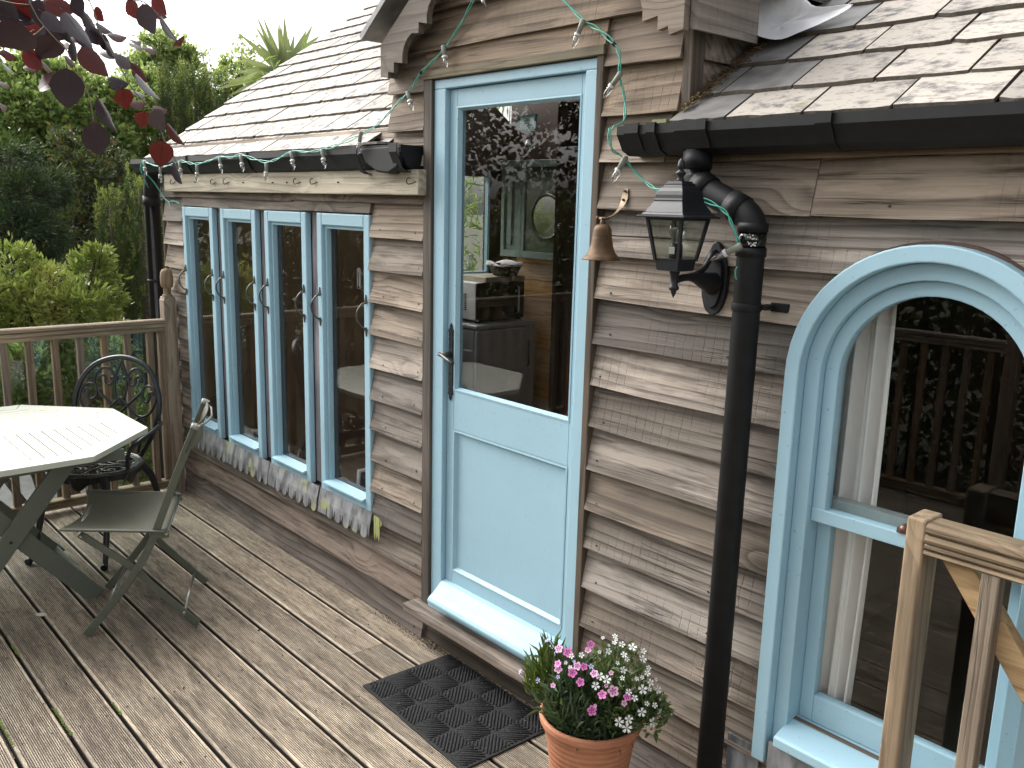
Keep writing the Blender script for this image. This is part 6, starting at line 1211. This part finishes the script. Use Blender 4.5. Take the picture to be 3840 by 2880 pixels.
for q,(b0,ax,wf,cl) in enumerate(BEECH_LEAVES):
    b0=Vector(b0); ax=Vector(ax); L_=ax.length; d=ax.normalized(); view=(b0-Vector(cam.matrix_world.translation)).normalized(); s=d.cross(view).normalized(); up=s.cross(d).normalized()
    # foreshortened leaves are turned about their own axis
    w_=.82*L_/2; ang=math.acos(min(1,wf/.82)); s2=(s*math.cos(ang)+up*math.sin(ang)).normalized(); n2=s2.cross(d).normalized()
    nr=random.Random(q); pk_=nr.uniform(.36,.5); prof=[(i/18,(max(0,math.sin(PI*(i/18)**(math.log(.5)/math.log(pk_))))**.72)*(1-.25*max(0,i/18-.6)/.4)) for i in range(19)]
    vs=[];rows=[]
    bend=nr.uniform(.03,.12)*L_
    for t_,h in prof:
        wv=1+nr.uniform(-.05,.05)+.03*math.sin(t_*9+q); c=b0+d*t_*L_-n2*bend*t_*t_
        vs+=[c-s2*w_*h*wv+n2*w_*h*.18,c,c+s2*w_*h*wv+n2*w_*h*.18]
    k=len(prof); m=MB(); m.add(vs,[(i*3+a_,i*3+a_+1,(i+1)*3+a_+1,(i+1)*3+a_) for i in range(k-1) for a_ in (0,1)],True)
    m.tube([b0-d*L_*.12+n2*.002,b0+d*L_*.02],.0008,5)
    for vn in range(1,7):
        for sg_ in (-1,1):
            t0=.08+vn*.115; c0_=b0+d*t0*L_-n2*bend*t0*t0+n2*.0004; t1=min(.97,t0+.16); c1_=b0+d*t1*L_-n2*bend*t1*t1+s2*sg_*w_*.62*math.sin(PI*min(1,t0+.1))**.7+n2*w_*.14; m.tube([c0_,c1_],[.0004,.0002],3)
    m.tube([b0+n2*.0006,b0+d*L_*.5-n2*bend*.25+n2*.0006,b0+d*L_*.95-n2*bend*.9+n2*.0006],[.0007,.0005,.0002],4)
    m.build('leaf',MBL[cl],cb)
m=MB()
for tw_ in BEECH_TWIGS: m.tube(catmull(tw_,4),.0013,5)
m.build('twig',plain('beech twig',(.16,.12,.08),.6,.2),cb)
rs=np.random.RandomState(50)
BB=[(-4.6,-4.9,2.5,.55),(-5.6,-4.6,2.3,.5),(-3.8,-5.0,2.9,.6),(-5.0,-5.6,3.2,.7),(-6.6,-5.2,2.9,.7),(-6.2,-4.4,2.0,.35),(-4.0,-5.8,3.8,.9),(-5.6,-6.1,2.2,.6),(-2.6,-5.2,3.6,.8),(-1.6,-4.6,3.9,.7),(-3.4,-4.6,4.4,.8),(-7.4,-5.6,2.4,.6),(-5.3,-4.2,3.1,.45),(-4.4,-6.2,2.0,.5)]
P,O_=sample(BB,7000,rs,12,.22,.3); D=nrm(O_+rs.randn(len(P),3)*.8-np.array([0,0,.35])); V,F=leaves(P,D,.10,.72,rs); fo=fastmesh('foliage',V,F,LF_BEECH,cb); fo['kind']='stuff'
P,O_=sample([(-.3,-2.3,3.15,.45,.4),(-1.2,-2.9,3.3,.5,.4),(-2.2,-3.9,3.3,.6,.5)],420,rs,20,.3,.2); D=nrm(O_*.3+rs.randn(len(P),3)*.6-np.array([0,0,.8])); V,F=leaves(P,D,.085,.75,rs); fo=fastmesh('foliage',V,F,LF_BEECH,cb); fo['kind']='stuff'
fin(cb)
# bamboo outside the end window
bb=root('bamboo',(-3.9,2.2,-.95),label='bamboo leaves seen through the door glass and the inner end window',cat='bamboo')
rs=np.random.RandomState(60); n=3600; P=np.stack([rs.uniform(-5.0,-3.3,n),rs.uniform(1.3,3.6,n),rs.uniform(.3,2.9,n)],1); D=nrm(rs.randn(n,3)*np.array([1,1,.6])-np.array([0,0,.35])); V,F=leaves(P,D,.13,.16,rs); fastmesh('foliage',V,F,LF_BAMB,bb)
m=MB()
for i in range(24): x,y=rs.uniform(-4.4,-3.5),rs.uniform(1.4,3.5); m.tube([(x,y,-.95),(x+rs.uniform(-.2,.2),y+rs.uniform(-.2,.2),2.8)],[.012,.006],6)
m.build('cane',plain('bamboo cane',(.18,.22,.08),.4,.2),bb); fin(bb)
# ---- flower pot
fpot=root('flower_pot',(.865,-.262,0),label='terracotta pot of pink and white flowers standing below the downpipe',cat='potted plant')
PC=(.857,-.268)
MB().lathe([(a*.94,b) for a,b in [(0,0),(.105,0),(.112,.02),(.118,.05),(.1205,.06),(.122,.09),(.1245,.10),(.1265,.13),(.129,.14),(.132,.17),(.135,.18),(.1385,.21),(.142,.225),(.146,.245),(.151,.262),(.158,.276),(.163,.284),(.166,.294),(.1655,.303),(.160,.309),(.153,.308),(.149,.300),(.147,.285),(.144,.27),(0,.268)]],(PC[0],PC[1],0),48).build('pot',M_TERRA,fpot)
MB().lathe([(.137,.272),(.10,.279),(.05,.285),(0,.287)],(PC[0],PC[1],0),24).build('soil',M_SOIL,fpot)
LFP=[leafmat('grassy pot foliage',(.08,.13,.03),(.14,.20,.055),.25,.4),leafmat('blue green pink leaves',(.05,.085,.05),(.10,.15,.085),.2,.35),leafmat('soft green catchfly leaves',(.055,.095,.035),(.12,.17,.06),.25,.45)]
rs=np.random.RandomState(70)
def tuft(cx,cy,rx,ry,z0,z1,lean,n,L_,asp,mat,nm,spread=.6,up=.8,dome=True):
    u=nrm(rs.randn(n,3)); u[:,2]=np.abs(u[:,2]); rr=rs.rand(n,1)**.4
    P=np.stack([cx+u[:,0]*rx*rr[:,0]+lean[0]*rr[:,0],cy+u[:,1]*ry*rr[:,0]+lean[1]*rr[:,0],z0+(z1-z0)*u[:,2]*rr[:,0]],1)
    rd=np.hypot(P[:,0]-.865,P[:,1]+.262); P=P[(rd<.125)|(P[:,2]>.345)]; n=len(P)
    D=nrm(nrm(P-np.array([cx,cy,z0-.05]))*up+rs.randn(n,3)*spread+np.array([0,0,.35])); V,F=leaves(P,D,L_,asp,rs,curl=.3); return fastmesh(nm,V,F,mat,fpot)
tuft(.765,-.335,.085,.075,.28,.505,(-.01,-.01),900,.050,.06,LFP[0],'thin_foliage',.45,1.0)
tuft(.865,-.335,.10,.10,.27,.50,(0,-.02),1300,.050,.08,LFP[1],'grassy_foliage',.55,.9)
tuft(.93,-.27,.125,.115,.28,.565,(.01,0),1900,.026,.36,LFP[2],'leafy_foliage',.7,.8)
tuft(.865,-.26,.14,.13,.28,.46,(0,0),900,.035,.22,LFP[1],'leafy_foliage',.8,.7)
tuft(.88,-.36,.08,.03,.295,.34,(0,-.01),160,.06,.14,LFP[1],'grassy_foliage',.5,1.0)
tuft(1.0,-.22,.075,.10,.30,.42,(.02,0),900,.03,.38,LFP[2],'leafy_foliage',.7,.8)
M_PINK=plain('pink petal',(.70,.20,.52),.5,.2,scale=200); M_PALEP=plain('pale pink petal',(.80,.45,.66),.5,.15,scale=200); M_MAG=plain('magenta petal eye',(.33,.015,.16),.5); M_WPET=plain('white petal',(.88,.88,.86),.5); M_LIL=plain('lilac petal',(.50,.44,.80),.5); M_EYE=plain('greenish flower eye',(.40,.48,.22),.6)
def flower_mesh(name,kind):
    m=MB(); mi=[]
    if kind in('pink','pale'):
        for k in range(5):
            a=k*2*PI/5; R=Matrix.Rotation(a,3,'Z')
            for s_,z,mt in ((1.,.04,0),(.5,.10,1)):
                pts=[(.08,0)]+[(.56*s_+ (.30 if s_==1 else .17)*math.cos(t)*1.05 - (0 if s_==1 else -.02),(.34 if s_==1 else .16)*math.sin(t)) for t in np.linspace(-2.3,2.3,9)]
                if s_!=1: pts=[(.36+.15*math.cos(t),.13*math.sin(t)) for t in np.linspace(0,2*PI,9)[:-1]]
                vs=[R@Vector((x,y,z+.12*x*(1 if s_==1 else 1))) for x,y in pts]; m.add(vs,[tuple(range(len(vs)))]); mi.append(mt)
        mats=[M_PINK if kind=='pink' else M_PALEP,M_MAG]
    else:
        for k in range(5):
            a=k*2*PI/5; R=Matrix.Rotation(a,3,'Z'); pts=[(.12,0),(.45,-.20),(.80,-.30),(.98,-.20),(.95,-.06),(.72,0),(.95,.06),(.98,.20),(.80,.30),(.45,.20)]
            vs=[R@Vector((x,y,.04+.10*x)) for x,y in pts]; m.add(vs,[(0,1,2,3,4,5),(0,5,6,7,8,9)]); mi+=[0,0]
        m.add([(.16*math.cos(t),.16*math.sin(t),.10) for t in np.linspace(0,2*PI,7)[:-1]],[tuple(range(6))]); mi.append(1)
        mats=[M_WPET if kind=='white' else M_LIL,M_EYE]
    # calyx behind the petals
    b=len(m.v); m.lathe([(.0,-.55),(.14,-.5),(.16,-.1),(.10,.03)],(0,0,0),6); mi+=[2]*(len(m.f)-len(mi)); mats.append(LFP[2])
    me=bpy.data.meshes.new(name); me.from_pydata([tuple(v) for v in m.v],[],m.f)
    for q in mats: me.materials.append(q)
    me.polygons.foreach_set('material_index',mi); me.update(); return me
FM={k:flower_mesh(n_,k) for k,n_ in (('pink','pink_flower'),('pale','pink_flower'),('white','white_flower'),('lilac','lilac_flower'))}
rf=random.Random(77); stem=MB()
def flower(kind,p,dia,nm):
    p=Vector(p); c=Vector((.865,-.262,.36)); out=((p-c).normalized()*1.0+Vector((.45,-.55,.45))+Vector((rf.gauss(0,.25),rf.gauss(0,.25),rf.gauss(0,.2)))).normalized()
    o=bpy.data.objects.new(nm,FM[kind]); link(o,fpot); o.matrix_local=Matrix.Translation(p)@out.to_track_quat('Z','Y').to_matrix().to_4x4()@Matrix.Rotation(rf.uniform(0,6),4,'Z')@Matrix.Scale(dia/2*1.12,4)
    stem.tube([p-out*dia*.3,p-out*.03-Vector((0,0,.02)),Vector((.865,-.262,.29)).lerp(p,.35)],.0009,4)
for x,y,z,d,k in PINK: flower('pink' if k==0 else 'pale',(x,y,z),d*1.75 if k<2 else d*1.4,'pink_flower')
for x,y,z,d in WHITE: flower('white',(x,y,z),d*1.2,'white_flower')
for x,y,z,d in LILAC: flower('lilac',(x,y,z),d,'lilac_flower')
stem.build('stems',LFP[2],fpot)
fin(fpot)
